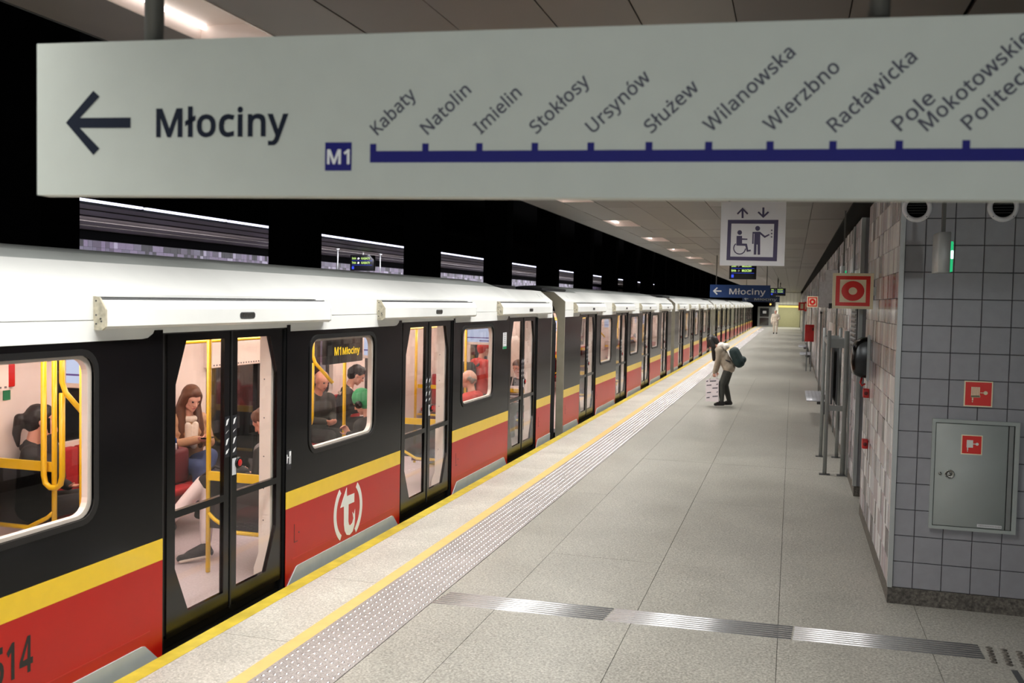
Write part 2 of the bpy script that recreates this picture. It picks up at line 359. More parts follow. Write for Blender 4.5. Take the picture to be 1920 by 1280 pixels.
GLYPH = json.loads(r"""{"1":[384,[181,0,181,335,181,361,181,381,182,399,183,418,173,408,164,400,154,391,142,381,91,339,60,379,189,480,238,480,238,0]],"2":[384,[32,0,32,49,158,176,191,210,219,240,241,268,257,296,266,324,269,355,263,390,246,415,219,431,185,436,152,433,123,424,96,409,69,390,38,430,68,452,102,470,141,482,185,486,245,478,291,452,320,412,330,359,326,322,314,288,296,256,271,224,241,190,207,155,107,56,107,54,349,54,349,0]],"3":[384,[162,-7,126,-5,92,-1,60,7,30,19,30,75,62,61,95,51,130,45,163,43,218,49,256,68,277,98,284,138,275,176,249,202,206,217,150,222,103,222,103,273,150,273,202,279,240,298,263,326,271,363,265,394,247,417,219,432,183,437,147,434,117,425,89,412,62,396,33,437,62,455,96,471,137,483,183,486,248,478,294,453,322,415,331,367,324,324,304,290,273,267,232,253,232,250,282,237,318,214,339,179,346,136,341,97,326,62,302,33,266,11,220,-2]],"4":[384,[244,0,244,109,14,109,14,159,240,482,301,482,301,162,371,162,371,109,301,109,301,0],[72,162,244,162,244,313,244,345,245,372,246,396,247,419,244,419,238,406,231,392,223,378,216,367]],"5":[384,[167,-7,131,-5,97,0,67,8,42,19,42,75,69,62,101,52,135,46,167,44,215,50,253,69,277,101,285,147,278,189,257,219,219,238,165,244,145,244,122,241,100,238,83,234,54,253,72,480,312,480,312,426,122,426,111,287,124,289,142,291,162,293,185,294,251,285,302,257,335,213,346,153,334,87,299,36,242,4]],"6":[384,[200,-7,157,-1,118,16,84,45,59,86,42,139,37,205,39,256,46,307,59,354,79,397,108,434,146,462,195,480,257,486,271,486,288,485,303,483,316,480,316,430,303,433,288,436,273,437,258,438,215,434,181,422,153,404,132,380,117,351,106,318,100,282,96,244,100,244,119,266,143,284,174,296,214,300,270,291,314,262,343,216,353,154,342,87,311,36,263,4],[199,43,238,50,268,70,288,105,294,154,288,195,271,227,242,247,201,254,172,251,146,241,126,226,110,208,100,187,97,166,100,137,108,108,122,82,142,61,168,48]],"7":[384,[91,0,288,426,30,426,30,480,351,480,351,434,156,0]],"A":[429,[0,0,187,482,242,482,428,0,366,0,308,148,118,148,61,0],[138,202,290,202,236,347,234,355,230,367,225,381,221,396,217,409,214,419,209,399,203,378,197,361,193,347]],"B":[437,[65,0,65,480,202,480,281,473,338,453,373,417,384,361,378,322,361,290,332,268,293,255,293,251,322,244,348,234,369,218,386,197,397,170,400,136,389,79,356,36,303,9,234,0],[126,275,214,275,266,280,299,295,316,320,322,354,315,388,294,411,258,424,205,428,126,428],[126,51,222,51,276,57,311,76,330,105,336,141,329,175,310,202,274,219,218,225,126,225]],"C":[424,[261,-7,194,1,139,24,96,60,65,109,47,170,41,240,48,309,67,368,100,418,146,455,203,478,271,486,342,479,404,458,379,407,356,417,330,425,302,431,271,433,202,420,149,381,116,320,105,240,115,160,146,98,198,59,270,46,301,48,330,52,358,58,385,65,385,13,358,4,329,-2,298,-6]],"I":[228,[27,0,27,35,83,48,83,431,27,445,27,480,200,480,200,445,144,431,144,48,200,35,200,0]],"K":[416,[65,0,65,480,126,480,126,243,146,266,167,289,187,312,208,334,338,480,408,480,218,271,416,0,345,0,175,229,126,186,126,0]],"L":[352,[65,0,65,480,126,480,126,54,335,54,335,0]],"M":[609,[65,0,65,480,154,480,302,87,305,87,455,480,544,480,544,0,484,0,484,295,485,330,486,364,487,395,489,420,486,420,326,0,277,0,119,420,116,420,118,396,120,364,121,328,121,291,121,0]],"N":[510,[65,0,65,480,135,480,391,83,394,83,393,96,392,115,391,137,390,162,389,186,389,209,389,480,445,480,445,0,375,0,118,398,116,398,117,372,119,340,120,304,121,268,121,0]],"O":[525,[263,-7,194,1,139,24,96,61,65,111,47,171,41,241,47,310,65,370,96,419,139,456,195,479,263,487,329,479,384,456,427,420,458,370,477,310,484,240,477,171,458,110,427,61,384,24,329,1],[263,46,333,59,382,98,410,159,420,240,410,321,382,382,334,421,263,434,193,421,143,382,114,321,105,240,114,159,143,98,192,59]],"P":[406,[65,0,65,480,192,480,273,470,329,443,361,398,372,338,368,300,354,264,330,233,294,208,245,192,181,187,126,187,126,0],[126,238,174,238,234,244,276,261,301,290,310,336,302,376,280,405,242,422,187,428,126,428]],"R":[418,[65,0,65,480,197,480,275,471,329,446,361,403,372,343,369,308,358,279,342,256,322,239,300,225,276,215,408,0,337,0,221,198,126,198,126,0],[126,249,197,249,248,255,283,272,303,301,310,340,303,381,281,407,245,422,194,427,126,427]],"S":[369,[166,-7,127,-5,91,-1,60,7,34,16,34,74,61,64,94,54,131,48,169,46,216,51,249,66,270,91,277,123,274,145,267,163,253,178,232,192,203,207,164,222,110,246,72,276,48,314,40,364,45,400,60,429,83,454,114,471,151,483,193,486,231,484,266,479,297,470,326,459,307,408,281,418,253,426,223,431,192,433,153,428,124,414,107,392,101,363,104,341,111,323,125,308,144,294,171,281,206,267,245,251,278,233,303,214,322,191,333,163,337,128,326,72,291,29,236,2]],"T":[373,[156,0,156,426,7,426,7,480,366,480,366,426,217,426,217,0]],"U":[491,[243,-7,164,5,107,42,72,98,60,171,60,480,121,480,121,169,129,117,152,78,191,54,246,46,303,54,341,80,363,120,370,169,370,480,430,480,430,169,425,122,410,80,384,44,348,16,301,-1]],"W":[625,[135,0,8,480,71,480,146,187,153,156,160,127,165,99,169,73,173,100,179,130,186,160,194,190,279,480,341,480,429,188,438,157,445,127,451,98,455,73,459,98,465,127,471,156,479,187,553,480,616,480,488,0,427,0,334,314,328,334,323,353,318,372,314,388,311,401,310,409,308,395,303,372,295,343,287,312,196,0]],"Y":[380,[160,0,160,183,0,480,66,480,190,244,315,480,380,480,220,186,220,0]],"a":[377,[144,-7,100,0,63,19,39,52,31,100,41,148,73,183,127,206,203,215,265,217,265,238,260,277,245,301,222,314,190,318,163,316,136,310,112,301,89,291,71,335,96,347,126,357,159,364,193,366,251,359,291,337,314,300,322,245,322,0,279,0,268,51,265,51,241,25,216,7,185,-3],[158,41,200,47,234,66,256,98,264,144,264,176,211,174,154,167,118,152,98,130,92,99,97,73,110,55,132,44]],"b":[413,[228,-7,189,-3,158,9,134,26,116,46,111,46,99,0,57,0,57,510,116,510,116,386,116,364,115,344,114,326,113,312,116,312,134,333,158,351,189,362,228,366,288,354,335,319,366,261,376,180,366,99,335,40,288,5],[219,42,261,51,291,78,309,121,315,181,291,283,218,317,169,309,138,284,122,242,116,182,116,179,122,121,138,78,169,51]],"c":[322,[201,-7,156,-2,117,13,83,38,58,73,42,120,37,178,42,238,59,286,85,322,119,347,160,362,206,367,233,365,259,361,282,355,300,347,282,298,265,304,244,310,224,314,204,315,125,281,98,179,105,121,124,79,156,53,201,44,229,46,253,50,274,57,294,65,294,13,275,4,254,-2,230,-5]],"e":[379,[210,-7,162,-2,120,14,85,40,59,76,42,122,37,177,42,232,57,279,81,316,112,344,151,361,196,367,239,362,276,347,305,322,327,290,340,250,345,204,345,169,98,169,107,115,129,76,165,52,213,44,245,45,274,50,301,58,328,69,328,17,301,6,274,-1,245,-5],[99,216,283,216,277,257,262,290,234,311,195,318,158,312,129,291,109,259]],"h":[415,[57,0,57,510,116,510,116,361,115,335,113,310,117,310,137,334,164,352,195,362,229,366,287,358,328,335,352,294,361,234,361,0,302,0,302,230,282,295,222,317,171,309,139,283,122,242,116,186,116,0]],"i":[173,[87,420,74,422,62,429,55,441,52,457,55,474,62,486,74,493,87,495,100,493,111,486,119,474,122,457,119,441,111,429,100,422],[57,0,57,360,116,360,116,0]],"k":[359,[57,0,57,510,116,510,116,244,115,231,115,216,114,199,113,185,116,185,121,192,128,201,136,211,144,221,152,231,158,238,273,360,343,360,197,206,353,0,281,0,156,168,116,132,116,0]],"l":[173,[57,0,57,510,116,510,116,0]],"m":[628,[57,0,57,360,105,360,113,311,117,311,137,336,162,353,192,363,223,367,293,352,333,306,336,306,358,333,386,352,418,363,452,367,505,359,543,335,566,295,574,234,574,0,515,0,515,232,497,296,442,317,397,309,367,287,350,250,345,199,345,0,286,0,286,232,268,296,212,317,166,309,137,283,121,242,116,187,116,0]],"n":[415,[57,0,57,360,105,360,113,311,117,311,138,336,165,353,197,363,230,367,287,359,328,335,352,295,361,234,361,0,302,0,302,230,282,295,222,317,171,309,139,283,122,242,116,187,116,0]],"o":[406,[202,-7,157,-1,117,15,84,42,58,79,42,125,37,181,48,260,82,318,135,355,204,367,250,361,290,345,324,318,349,282,365,236,370,181,359,101,325,42,271,6],[203,42,251,52,283,80,303,123,309,181,303,238,283,281,251,308,203,317,155,308,123,281,104,238,98,181,104,123,123,80,156,52]],"r":[277,[57,0,57,360,105,360,112,294,115,294,135,322,160,345,190,361,225,367,235,366,247,366,258,364,267,363,260,308,251,310,241,312,231,313,221,313,194,309,169,298,147,280,131,256,120,226,116,192,116,0]],"s":[322,[148,-7,113,-5,83,-1,57,7,35,16,35,70,59,60,87,50,118,43,149,41,188,45,214,55,229,72,234,94,233,107,227,118,217,129,200,140,177,151,146,164,113,177,86,191,64,206,48,223,38,244,34,271,44,312,72,342,115,360,169,367,201,365,231,360,258,353,284,343,264,296,241,304,216,312,191,317,165,318,133,315,110,307,95,293,91,275,93,261,99,249,111,239,129,229,153,219,183,206,215,193,242,180,263,165,279,147,288,126,291,99,282,53,253,20,207,0]],"t":[242,[167,-7,140,-4,115,3,94,16,77,37,65,66,62,105,62,314,11,314,11,343,62,366,86,443,121,443,121,360,225,360,225,314,121,314,121,106,125,77,137,57,155,46,177,42,191,42,205,44,218,46,228,49,228,4,216,0,201,-4,184,-6]],"u":[415,[184,-7,127,1,86,25,61,65,53,124,53,360,113,360,113,128,133,64,193,42,243,51,276,76,293,117,299,173,299,360,358,360,358,0,310,0,301,48,298,48,277,23,250,6,218,-3]],"w":[528,[106,1,7,361,69,361,118,169,125,140,132,110,138,83,142,61,144,61,147,74,151,89,155,107,159,125,164,142,169,158,232,361,297,361,359,158,366,134,373,108,379,83,383,62,385,62,389,82,395,108,402,138,410,169,460,361,520,361,420,1,351,1,289,203,281,231,274,258,269,281,265,299,262,299,258,281,253,258,246,231,238,203,173,1]],"y":[343,[56,-161,41,-161,28,-160,17,-158,7,-156,7,-109,16,-110,25,-111,36,-112,47,-113,75,-108,97,-95,114,-75,127,-49,146,-1,1,360,64,360,142,155,151,129,160,104,167,80,172,57,175,57,180,76,187,101,196,128,206,156,279,360,343,360,187,-50,166,-96,139,-131,103,-154]],"z":[316,[26,0,26,39,220,314,38,314,38,360,285,360,285,316,94,46,289,46,289,0]]}""")
def _area(p): return sum(p[i][0]*p[(i+1) % len(p)][1]-p[(i+1) % len(p)][0]*p[i][1] for i in range(len(p)))/2
def _inside(q, p):
    r = False
    for i in range(len(p)):
        a, b = p[i], p[i-1]
        if (a[1] > q[1]) != (b[1] > q[1]) and q[0] < (b[0]-a[0])*(q[1]-a[1])/(b[1]-a[1])+a[0]: r = not r
    return r
def _fat(p, d):
    if _area(p) < 0: p = p[::-1]
    q = []
    for v in p:
        if not q or math.hypot(v[0]-q[-1][0], v[1]-q[-1][1]) > .006: q.append(v)
    if math.hypot(q[0][0]-q[-1][0], q[0][1]-q[-1][1]) < .006: q.pop()
    p = []
    for i in range(len(q)):
        a, b, c = q[i-1], q[i], q[(i+1) % len(q)]
        L = math.hypot(c[0]-a[0], c[1]-a[1])
        if L < 1e-6 or abs((c[0]-a[0])*(b[1]-a[1])-(c[1]-a[1])*(b[0]-a[0]))/L > .002: p.append(b)
    o = []; n = len(p)
    for i in range(n):
        a, b, c = p[i-1], p[i], p[(i+1) % n]
        e1 = Vector((b[0]-a[0], b[1]-a[1])).normalized(); e2 = Vector((c[0]-b[0], c[1]-b[1])).normalized()
        n1 = Vector((e1.y, -e1.x)); n2 = Vector((e2.y, -e2.x)); m = n1+n2
        k = d/max(.05 if e1.x*e2.y-e1.y*e2.x < 0 else .6, 1+n1.dot(n2)) if m.length > 1e-6 else 0
        o.append((b[0]+m.x*k, b[1]+m.y*k))
    return o
def glyph(c, bold):
    base = {'ł': 'l', 'Ł': 'L', 'ż': 'z', 'ó': 'o'}.get(c, c)
    g = GLYPH[base]; adv = g[0]/1000
    L = [[(l[i]/1000, l[i+1]/1000) for i in range(0, len(l), 2)] for l in g[1:]]
    x1 = max(p[0] for l in L for p in l); x0 = min(p[0] for l in L for p in l); mx = (x0+x1)/2
    if c == 'ł': L.append([(mx-.085, .20), (mx+.085, .29), (mx+.085, .345), (mx-.085, .255)])
    if c == 'Ł': L.append([(x0-.05, .17), (x0+.16, .28), (x0+.16, .335), (x0-.05, .225)])
    if c == 'ż': L.append([(mx+.04*math.cos(t), .46+.04*math.sin(t)) for t in (0, .8, 1.6, 2.4, 3.1, 3.9, 4.7, 5.5)])
    if c == 'ó': L.append([(mx-.04, .42), (mx+.01, .42), (mx+.09, .52), (mx+.02, .52)])
    if c == 'ł' or c == 'Ł': pass
    vs = []; fs = []
    own = []
    for i, l in enumerate(L):
        d = 0 if (c in 'łŁ' and i == len(L)-1) else sum(1 for j, q in enumerate(L) if j != i and not (c in 'łŁ' and j == len(L)-1) and _inside(l[0], q))
        own.append(d % 2)
    for i, l in enumerate(L):
        if own[i]: continue
        loops = [_fat(l, bold)]+[_fat(q, -bold) for j, q in enumerate(L) if own[j] and _inside(q[0], l)]
        fl = [p for q in loops for p in q]; k = len(vs)
        fs += [tuple(k+a for a in t) for t in tessellate_polygon([[Vector((p[0], p[1], 0)) for p in q] for q in loops])]
        vs += fl
    return vs, fs, adv+bold
_gl = {}
def text_mesh(s, bold=0.0):
    if (s, bold) in _tx: return _tx[(s, bold)]
    vs = []; fs = []; x = 0
    for c in s:
        if c == ' ': x += .16; continue
        if (c, bold) not in _gl: _gl[(c, bold)] = glyph(c, bold)
        v, f, a = _gl[(c, bold)]; k = len(vs)
        vs += [(p[0]+x, p[1]) for p in v]; fs += [tuple(k+i for i in t) for t in f]; x += a
    x0 = min(v[0] for v in vs); x1 = max(v[0] for v in vs)
    r = ([(v[0]-x0, v[1]) for v in vs], fs, x1-x0)
    _tx[(s, bold)] = r; return r
CAP = .482
def text(mb, s, mp, w, m, width=None, cap=None, pos=(0, 0), ang=0, bold=0.0):
    """flat lettering: baseline start at pos in the (u, v) plane, at depth w"""
    vs, fs, tw = text_mesh(s, bold)
    sx = width/tw if width else cap/CAP
    sy = cap/CAP if cap else sx
    ca, sa = math.cos(ang), math.sin(ang)
    mb.faces([mp(pos[0]+x*sx*ca-y*sy*sa, pos[1]+x*sx*sa+y*sy*ca, w) for x, y in vs], fs, m)
    return mb
# ------------------------------------------------------------------ the setting
EDGE, LINE0, LINE1, TACT1 = -3.69, -3.08, -2.975, -2.50
WX, WY = .76, 7.694            # side wall plane, front wall plane
YB, YE = -10.0, 101.0
# platform floor: base, then slabs
b = MB(); b.box((EDGE+.02, YB, -.35), (4.5, YE+3, -.012), M['joint']).box((EDGE+.02, YB, -1.3), (EDGE+.3, YE, -.35), M['black'])
floor = b.build('floor', kind='structure')
cols = [(-2.495, -2.012), (-2.008, -1.022), (-1.018, -.031), (-.027, .946), (.95, 1.9)]
rows = [5.43+2.72*k for k in range(-5, 10)]
for x0, x1 in cols:
    for r0, r1 in zip(rows[:-1], rows[1:]):
        y0, y1 = r0+.001, r1-.001
        if x1 > 1 and r1 > 10.8: continue
        MB().box((x0, y0, -.012), (x1, y1, random.uniform(-.0006, .0006)), M['floor']).build('slab', floor)
b = MB()
b.box((-2.495, rows[-1], -.012), (WX, YE+3, 0), M['floor']).box((-2.495, YB, -.012), (4.5, rows[0], 0), M['floor'])
b.box((1.9, rows[0], -.012), (4.5, 8.2, 0), M['floor'])
b.build('far_paving', floor)
# train edge: yellow nosing, pale slabs, line, tactile band
eb = rows[0]
b = MB(); b.box((EDGE, YB, -.2), (EDGE+.115, YE, .001), M['yellow_edge']); b.build('edge_nosing', floor, label='worn yellow edge stripe')
y = 5.43-2.72*5
while y < 31:
    MB().box((EDGE+.116, y+.002, -.012), (LINE0-.001, y+1.358, .0), M['edge_slab']).build('edge_slab', floor); y += 1.36
MB().box((EDGE+.116, y, -.012), (LINE0-.001, YE, 0), M['edge_slab']).build('edge_slab', floor)
MB().box((LINE0, YB, -.012), (LINE1, YE, .0015), M['yellow_line']).build('safety_line', floor, label='pale yellow safety line')
tb = MB().box((LINE1, YB, -.012), (TACT1, YE, .001), M['tactile']).build('tactile_band', floor, label='pinkish tactile band')
def dome(b, x, y, r, h, m, n=6):
    vs = [(x+r*math.cos(2*math.pi*k/n), y+r*math.sin(2*math.pi*k/n), .0005) for k in range(n)]
    vs += [(x+.6*r*math.cos(2*math.pi*k/n), y+.6*r*math.sin(2*math.pi*k/n), h) for k in range(n)]
    b.faces(vs, [(k, (k+1) % n, n+(k+1) % n, n+k) for k in range(n)]+[tuple(range(n, 2*n))], m, True)
vs = []; fs = []; n = 6
r_, h_ = .0135, .006
j = 0
yy = 3.6
while yy < 92:
    for i in range(8):
        x = LINE1+.035+i*.0582; y = yy+(.0 if i % 2 == 0 else .034); k0 = len(vs)
        vs += [(x+r_*math.cos(2*math.pi*k/n), y+r_*math.sin(2*math.pi*k/n), .0005) for k in range(n)]
        vs += [(x+.55*r_*math.cos(2*math.pi*k/n), y+.55*r_*math.sin(2*math.pi*k/n), h_) for k in range(n)]
        fs += [(k0+k, k0+(k+1) % n, k0+n+(k+1) % n, k0+n+k) for k in range(n)]+[tuple(range(k0+n, k0+2*n))]
    yy += .068
me = D.meshes.new('tactile_studs'); me.from_pydata(vs, [], fs); me.materials.append(M['stud'])
for p in me.polygons: p.use_smooth = True
ts = link('tactile_studs', me, floor); ts['kind'] = 'stuff'
# guide strip of steel ribs
for k in range(7):
    t = k/6; o0 = -.015*k
    y0 = 6.758-.262*t; y1 = 6.908-.242*t
    x0 = -2.453-.043*t; x1 = 1.26
    d = Vector((x1-x0, y1-y0, 0)).normalized(); nn = Vector((-d.y, d.x, 0))
    b = MB()
    for s0, s1 in ((0, .34), (.343, .68), (.683, 1)):
        A = Vector((x0+(x1-x0)*s0, y0+(y1-y0)*s0, 0)); B = Vector((x0+(x1-x0)*s1, y0+(y1-y0)*s1, 0))
        pr = [(-.0105, .0), (-.007, .005), (-.003, .0065), (.003, .0065), (.007, .005), (.0105, .0)]
        vv = [tuple(A+nn*p+Vector((0, 0, q))) for p, q in pr]+[tuple(B+nn*p+Vector((0, 0, q))) for p, q in pr]
        b.faces(vv, [(i, i+1, i+7, i+6) for i in range(5)]+[tuple(range(6)), tuple(range(6, 12))], M['rib'], True)
    b.build('guide_rib', floor)
# studs and dark ribs by the stair
for i in range(4):
    for k in range(6):
        b = MB(); x = 1.325+.088*i-.004*k; y = 6.885-.055*k-.012*i
        b.lathe([(.021, 0), (.021, .004), (.015, .006), (.0, .006)], (x, y, 0), (0, 0, 1), M['base_granite'], 8)
        b.build('tactile_stud', floor)
for k in range(3):
    x = 1.40+k*.075
    MB().box((x-.018, 5.2, 0), (x+.018, 6.50, .005), M['steel_dk']).build('anti_slip_strip', floor)

# right hand wall: front face (tiles), corner trim, plinth
wf = MB()
wf.plate(rect(WX+.03, 4.5, .123, 3.3), [], WY+.006, WY+.12, PY, M['grout'])
wall_front = wf.build('wall_front', kind='structure')
tx = [.792, .936]+[.936+.2*k for k in range(1, 12)]
for i in range(len(tx)-1):
    for r in range(16):
        z0 = .123+.2*r+.002; z1 = z0+.196
        u = MB(); d = random.uniform(0, .0012)
        x0, x1 = tx[i]+.002, tx[i+1]-.002
        e = .003
        vs = [(x0, WY+.006, z0), (x1, WY+.006, z0), (x1, WY+.006, z1), (x0, WY+.006, z1),
              (x0+e, WY+d-.0, z0+e), (x1-e, WY+d, z0+e), (x1-e, WY+d, z1-e), (x0+e, WY+d, z1-e)]
        u.faces(vs, [(4, 5, 6, 7), (0, 1, 5, 4), (1, 2, 6, 5), (2, 3, 7, 6), (3, 0, 4, 7)], M['tile_f'])
        u.build('tile', wall_front)
# plinth stones
for x0, x1 in ((WX, 1.35), (1.352, 2.2), (2.202, 4.5)):
    MB().box((x0, WY-.012, 0), (x1, WY+.12, .123), M['base_granite']).build('plinth_stone', wall_front)
MB().box((WX-.002, WY-.012, .123), (WX+.032, WY+.03, 3.3), M['trim']).build('corner_trim', wall_front, label='pale metal corner strip')
# side wall block
B1E = 10.9
ws = MB(); ws.box((WX+.008, WY+.03, .123), (WX+.15, B1E, 3.3), M['grout']); ws.box((WX, WY+.12, 0), (WX+.15, B1E, .122), M['base_granite'])
ws.box((WX+.15, B1E-.05, 0), (1.6, B1E, 3.3), M['grout']).box((1.55, B1E, 0), (1.65, 12.0, 3.3), M['tile_f'])
wall_right = ws.build('wall_right', kind='structure')
def mosaic(y0, y1, parent, rowsn=16, x=WX, cnt=None):
    n = 0
    for r in range(rowsn):
        y = y0; z0 = .123+.2*r
        while y < y1-.02:
            w = random.choice((.05, .1, .1, .2, .2)); w = min(w, y1-y)
            pr = random.uniform(0, .0025)
            m = random.choices(MOS, (3, 3, 2.4, 2.4, 1.8, 1.6))[0]
            MB().faces([(x+.008, y+.0015, z0+.0015), (x+.008, y+w-.0015, z0+.0015), (x+.008, y+w-.0015, z0+.1985), (x+.008, y+.0015, z0+.1985),
                        (x+pr, y+.003, z0+.003), (x+pr, y+w-.003, z0+.003), (x+pr, y+w-.003, z0+.197), (x+pr, y+.003, z0+.197)],
                       [(4, 5, 6, 7), (0, 1, 5, 4), (1, 2, 6, 5), (2, 3, 7, 6), (3, 0, 4, 7)], m).build('tile', parent)
            y += w; n += 1
    return n
mosaic(WY+.03, 9.85, wall_right)
def mosaic_joined(y0, y1, name, parent, x=WX, z=.123, rowsn=16, step=.2, sgn=-1, mats=MOS, wts=(3, 3, 2.4, 2.4, 1.8, 1.6), wch=(.05, .1, .1, .2, .2)):
    b = MB()
    for r in range(rowsn):
        y = y0; z0 = z+step*r
        while y < y1-.02:
            w = min(random.choice(wch), y1-y); pr = random.uniform(0, .0025)
            m = random.choices(mats, wts)[0]
            b.faces([(x-sgn*pr, y+.002, z0+.002), (x-sgn*pr, y+w-.002, z0+.002), (x-sgn*pr, y+w-.002, z0+step-.002), (x-sgn*pr, y+.002, z0+step-.002)],
                    [(0, 1, 2, 3)], m)
            y += w
    return b.build(name, parent, kind='stuff')
mosaic_joined(9.85, B1E, 'mosaic_tiles', wall_right)
# second block beyond the recess
B2 = 11.9
ws = MB(); ws.box((WX+.006, B2+.03, .123), (WX+.2, YE, 3.3), M['grout']); ws.box((WX, B2, 0), (WX+.2, YE, .122), M['base_granite'])
ws.box((WX+.03, B2, .123), (1.6, B2+.12, 3.3), M['tile_f'])
wall_far = ws.build('wall_right_far', kind='structure')
MB().box((WX-.015, B2-.012, .123), (WX+.03, B2+.05, 3.3), M['trim']).build('corner_trim', wall_far, label='grey metal corner strip')
mosaic_joined(B2+.05, 40, 'mosaic_tiles', wall_far)
mosaic_joined(40, YE, 'far_mosaic_tiles', wall_far, wch=(.6, 1.2, 1.8), rowsn=8, step=.4)
for y in (13.2, 17.8, 23.5, 31, 42, 55, 70):
    MB().box((WX-.02, y, .0), (WX+.006, y+.16, 3.3), M['steel']).build('wall_post', wall_far)
# wall behind the camera, never in view, closes the room
MB().box((-3.6, YB-.2, 0), (4.6, YB, 3.6), M['tile_f']).build('wall_back', kind='structure')
MB().box((4.5, YB, 0), (4.7, WY+.2, 3.6), M['tile_f']).build('wall_side', kind='structure')

# ceiling of brown metal panels with lamp pans
CE0, CE1 = -3.47, .70
cb = MB(); cb.box((CE0, YB, CEIL+.16), (4.6, YE+3, CEIL+.3), M['ceil_joint'])
cb.box((CE0, YB, CEIL+.0), (CE0+.02, YE, CEIL+.3), M['ceil_joint']).box((CE1-.02, WY, CEIL), (CE1, YE, CEIL+.3), M['ceil_joint'])
ceiling = cb.build('ceiling', kind='structure')
PX0, PX1 = -2.97, -2.53
QX0, QX1 = -.72, -.29
strips = [(CE0+.02, PX0), (PX0, PX1), (PX1, -2.06), (-2.06, -1.59), (-1.59, -1.115), (-1.115, QX0), (QX0, QX1), (QX1, .2), (.2, CE1-.02)]
def panel(x0, x1, y0, y1, name='ceiling_panel', m=None):
    g = .003; z = CEIL+random.uniform(-.002, .003)
    MB().box((x0+g, y0+g, z), (x1-g, y1-g, z+.02), m or M['ceil']).build(name, ceiling)
pan = 1.2
for i, (x0, x1) in enumerate(strips):
    y = LAMP_Y[3]-.6-.0
    k = 0
    while y < 33:
        ya, yb, yc = y, y+pan, y+3.98
        if i == 1:
            panel(x0, x1, yb, (yb+yc)/2); panel(x0, x1, (yb+yc)/2, yc)
        elif i == 6 and k % 2 == 1:
            panel(x0, x1, ya, ya+2-.0); panel(x0, x1, ya+2+pan, yc)
        else:
            panel(x0, x1, ya, ya+1.99, m=random.choice((M['ceil'], M['ceil2']))); panel(x0, x1, ya+1.99, yc, m=random.choice((M['ceil'], M['ceil'], M['ceil2'])))
        y = yc; k += 1
yfar = y
b = MB()
for i, (x0, x1) in enumerate(strips):
    b.box((x0+.004, yfar, CEIL), (x1-.004, YE+3, CEIL+.02), M['ceil'])
    b.box((x0+.004, YB, CEIL), (x1-.004, LAMP_Y[3]-.6-.004, CEIL+.02), M['ceil'])
b.box((CE1, YB, CEIL), (4.5, WY-.0, CEIL+.02), M['ceil'])
b.build('far_ceiling_panels', ceiling, kind='stuff')
def lamp(x0, x1, y0, y1, label):
    x0 += .004; x1 -= .004; y0 += .004; y1 -= .004; zt = CEIL+.07
    if label:
        t = thing('recessed_ceiling_lamp', label, 'ceiling lamp', ((x0+x1)/2, (y0+y1)/2, CEIL), 0, 'recessed lamps along the platform ceiling'); o = t.location
    else: t = ceiling; o = Vector((0, 0, 0))
    b = MB(o)
    b.box((x0, y0, zt), (x1, y1, zt+.012), M['cove'])
    for q in ((x0, y0, x0+.012, y1), (x1-.012, y0, x1, y1), (x0, y0, x1, y0+.012), (x0, y1-.012, x1, y1)):
        b.box((q[0], q[1], CEIL-.004), (q[2], q[3], zt), M['cove'])
    b.build('reflector_pan', t)
    MB(o).box((x0+.03, y0+.02, zt-.022), (x0+.05, y1-.02, zt-.004), M['lamp_tube']).build('lamp_tube', t)
    if not label: return
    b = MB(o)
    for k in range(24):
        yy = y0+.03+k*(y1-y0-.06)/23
        b.box((x1-.03, yy, CEIL+.004), (x1-.018, yy+.018, CEIL+.016), M['white_txt'])  # white dots put in as highlights along the louvre perforation
    b.build('louvre_glints', t, kind='stuff')
ORD = ['first', 'second', 'third', 'fourth', 'fifth', 'sixth', 'seventh', 'eighth', 'ninth', 'tenth', 'eleventh', 'twelfth']
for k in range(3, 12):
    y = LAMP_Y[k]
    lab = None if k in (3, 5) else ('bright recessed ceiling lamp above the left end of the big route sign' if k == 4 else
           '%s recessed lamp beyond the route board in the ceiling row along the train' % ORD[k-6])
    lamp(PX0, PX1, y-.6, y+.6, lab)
for k in range(4, 12, 2):
    lamp(QX0, QX1, LAMP_Y[k]+2-.6, LAMP_Y[k]+2+.6, None if k < 8 else '%s of two recessed lamps over the middle of the platform beyond the lift board' % ('nearer' if k == 8 else 'farther'))

# dark void over the tracks, track bed, far platform
b = MB()
b.box((-15.6, YB, 5.2), (CE0, YE+10, 5.4), M['black'])
b.box((-15.6, YB, CEIL+.3), (4.7, YB+.2, 5.3), M['black']).box((CE0-.02, YB, CEIL+.32), (4.7, YE+10, 5.3), M['black'])
b.build('trim_void', kind='structure')
MB().box((-11.1, YB, -1.35), (EDGE+.02, YE+10, -1.2), M['black']).build('floor_track', kind='structure')
MB().box((-15.6, YB-.3, -1.35), (-3.4, YB, 5.4), M['black']).build('wall_track_back', kind='structure')
fp = MB().box((-15.3, YB, -1.3), (-10.75, YE, 0), M['edge_slab']).build('floor_far', kind='structure')
# far ceiling
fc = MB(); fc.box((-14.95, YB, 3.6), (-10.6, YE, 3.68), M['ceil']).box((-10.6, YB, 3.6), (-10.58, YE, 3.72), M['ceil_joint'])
for x in (-11.3, -12.2, -13.1, -14.0): fc.box((x, YB, 3.585), (x+.1, YE, 3.6), M['ceil2'])  # thin strips stand in for streaks reflected on the ceiling
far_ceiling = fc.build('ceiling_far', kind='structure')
fw = MB(); fw.box((-15.5, YB, 0), (-15.2, YE, 3.4), M['grout']).box((-15.6, YB, 3.4), (-15.45, YE, 5.2), M['black'])
wall_left = fw.build('wall_left', kind='structure')
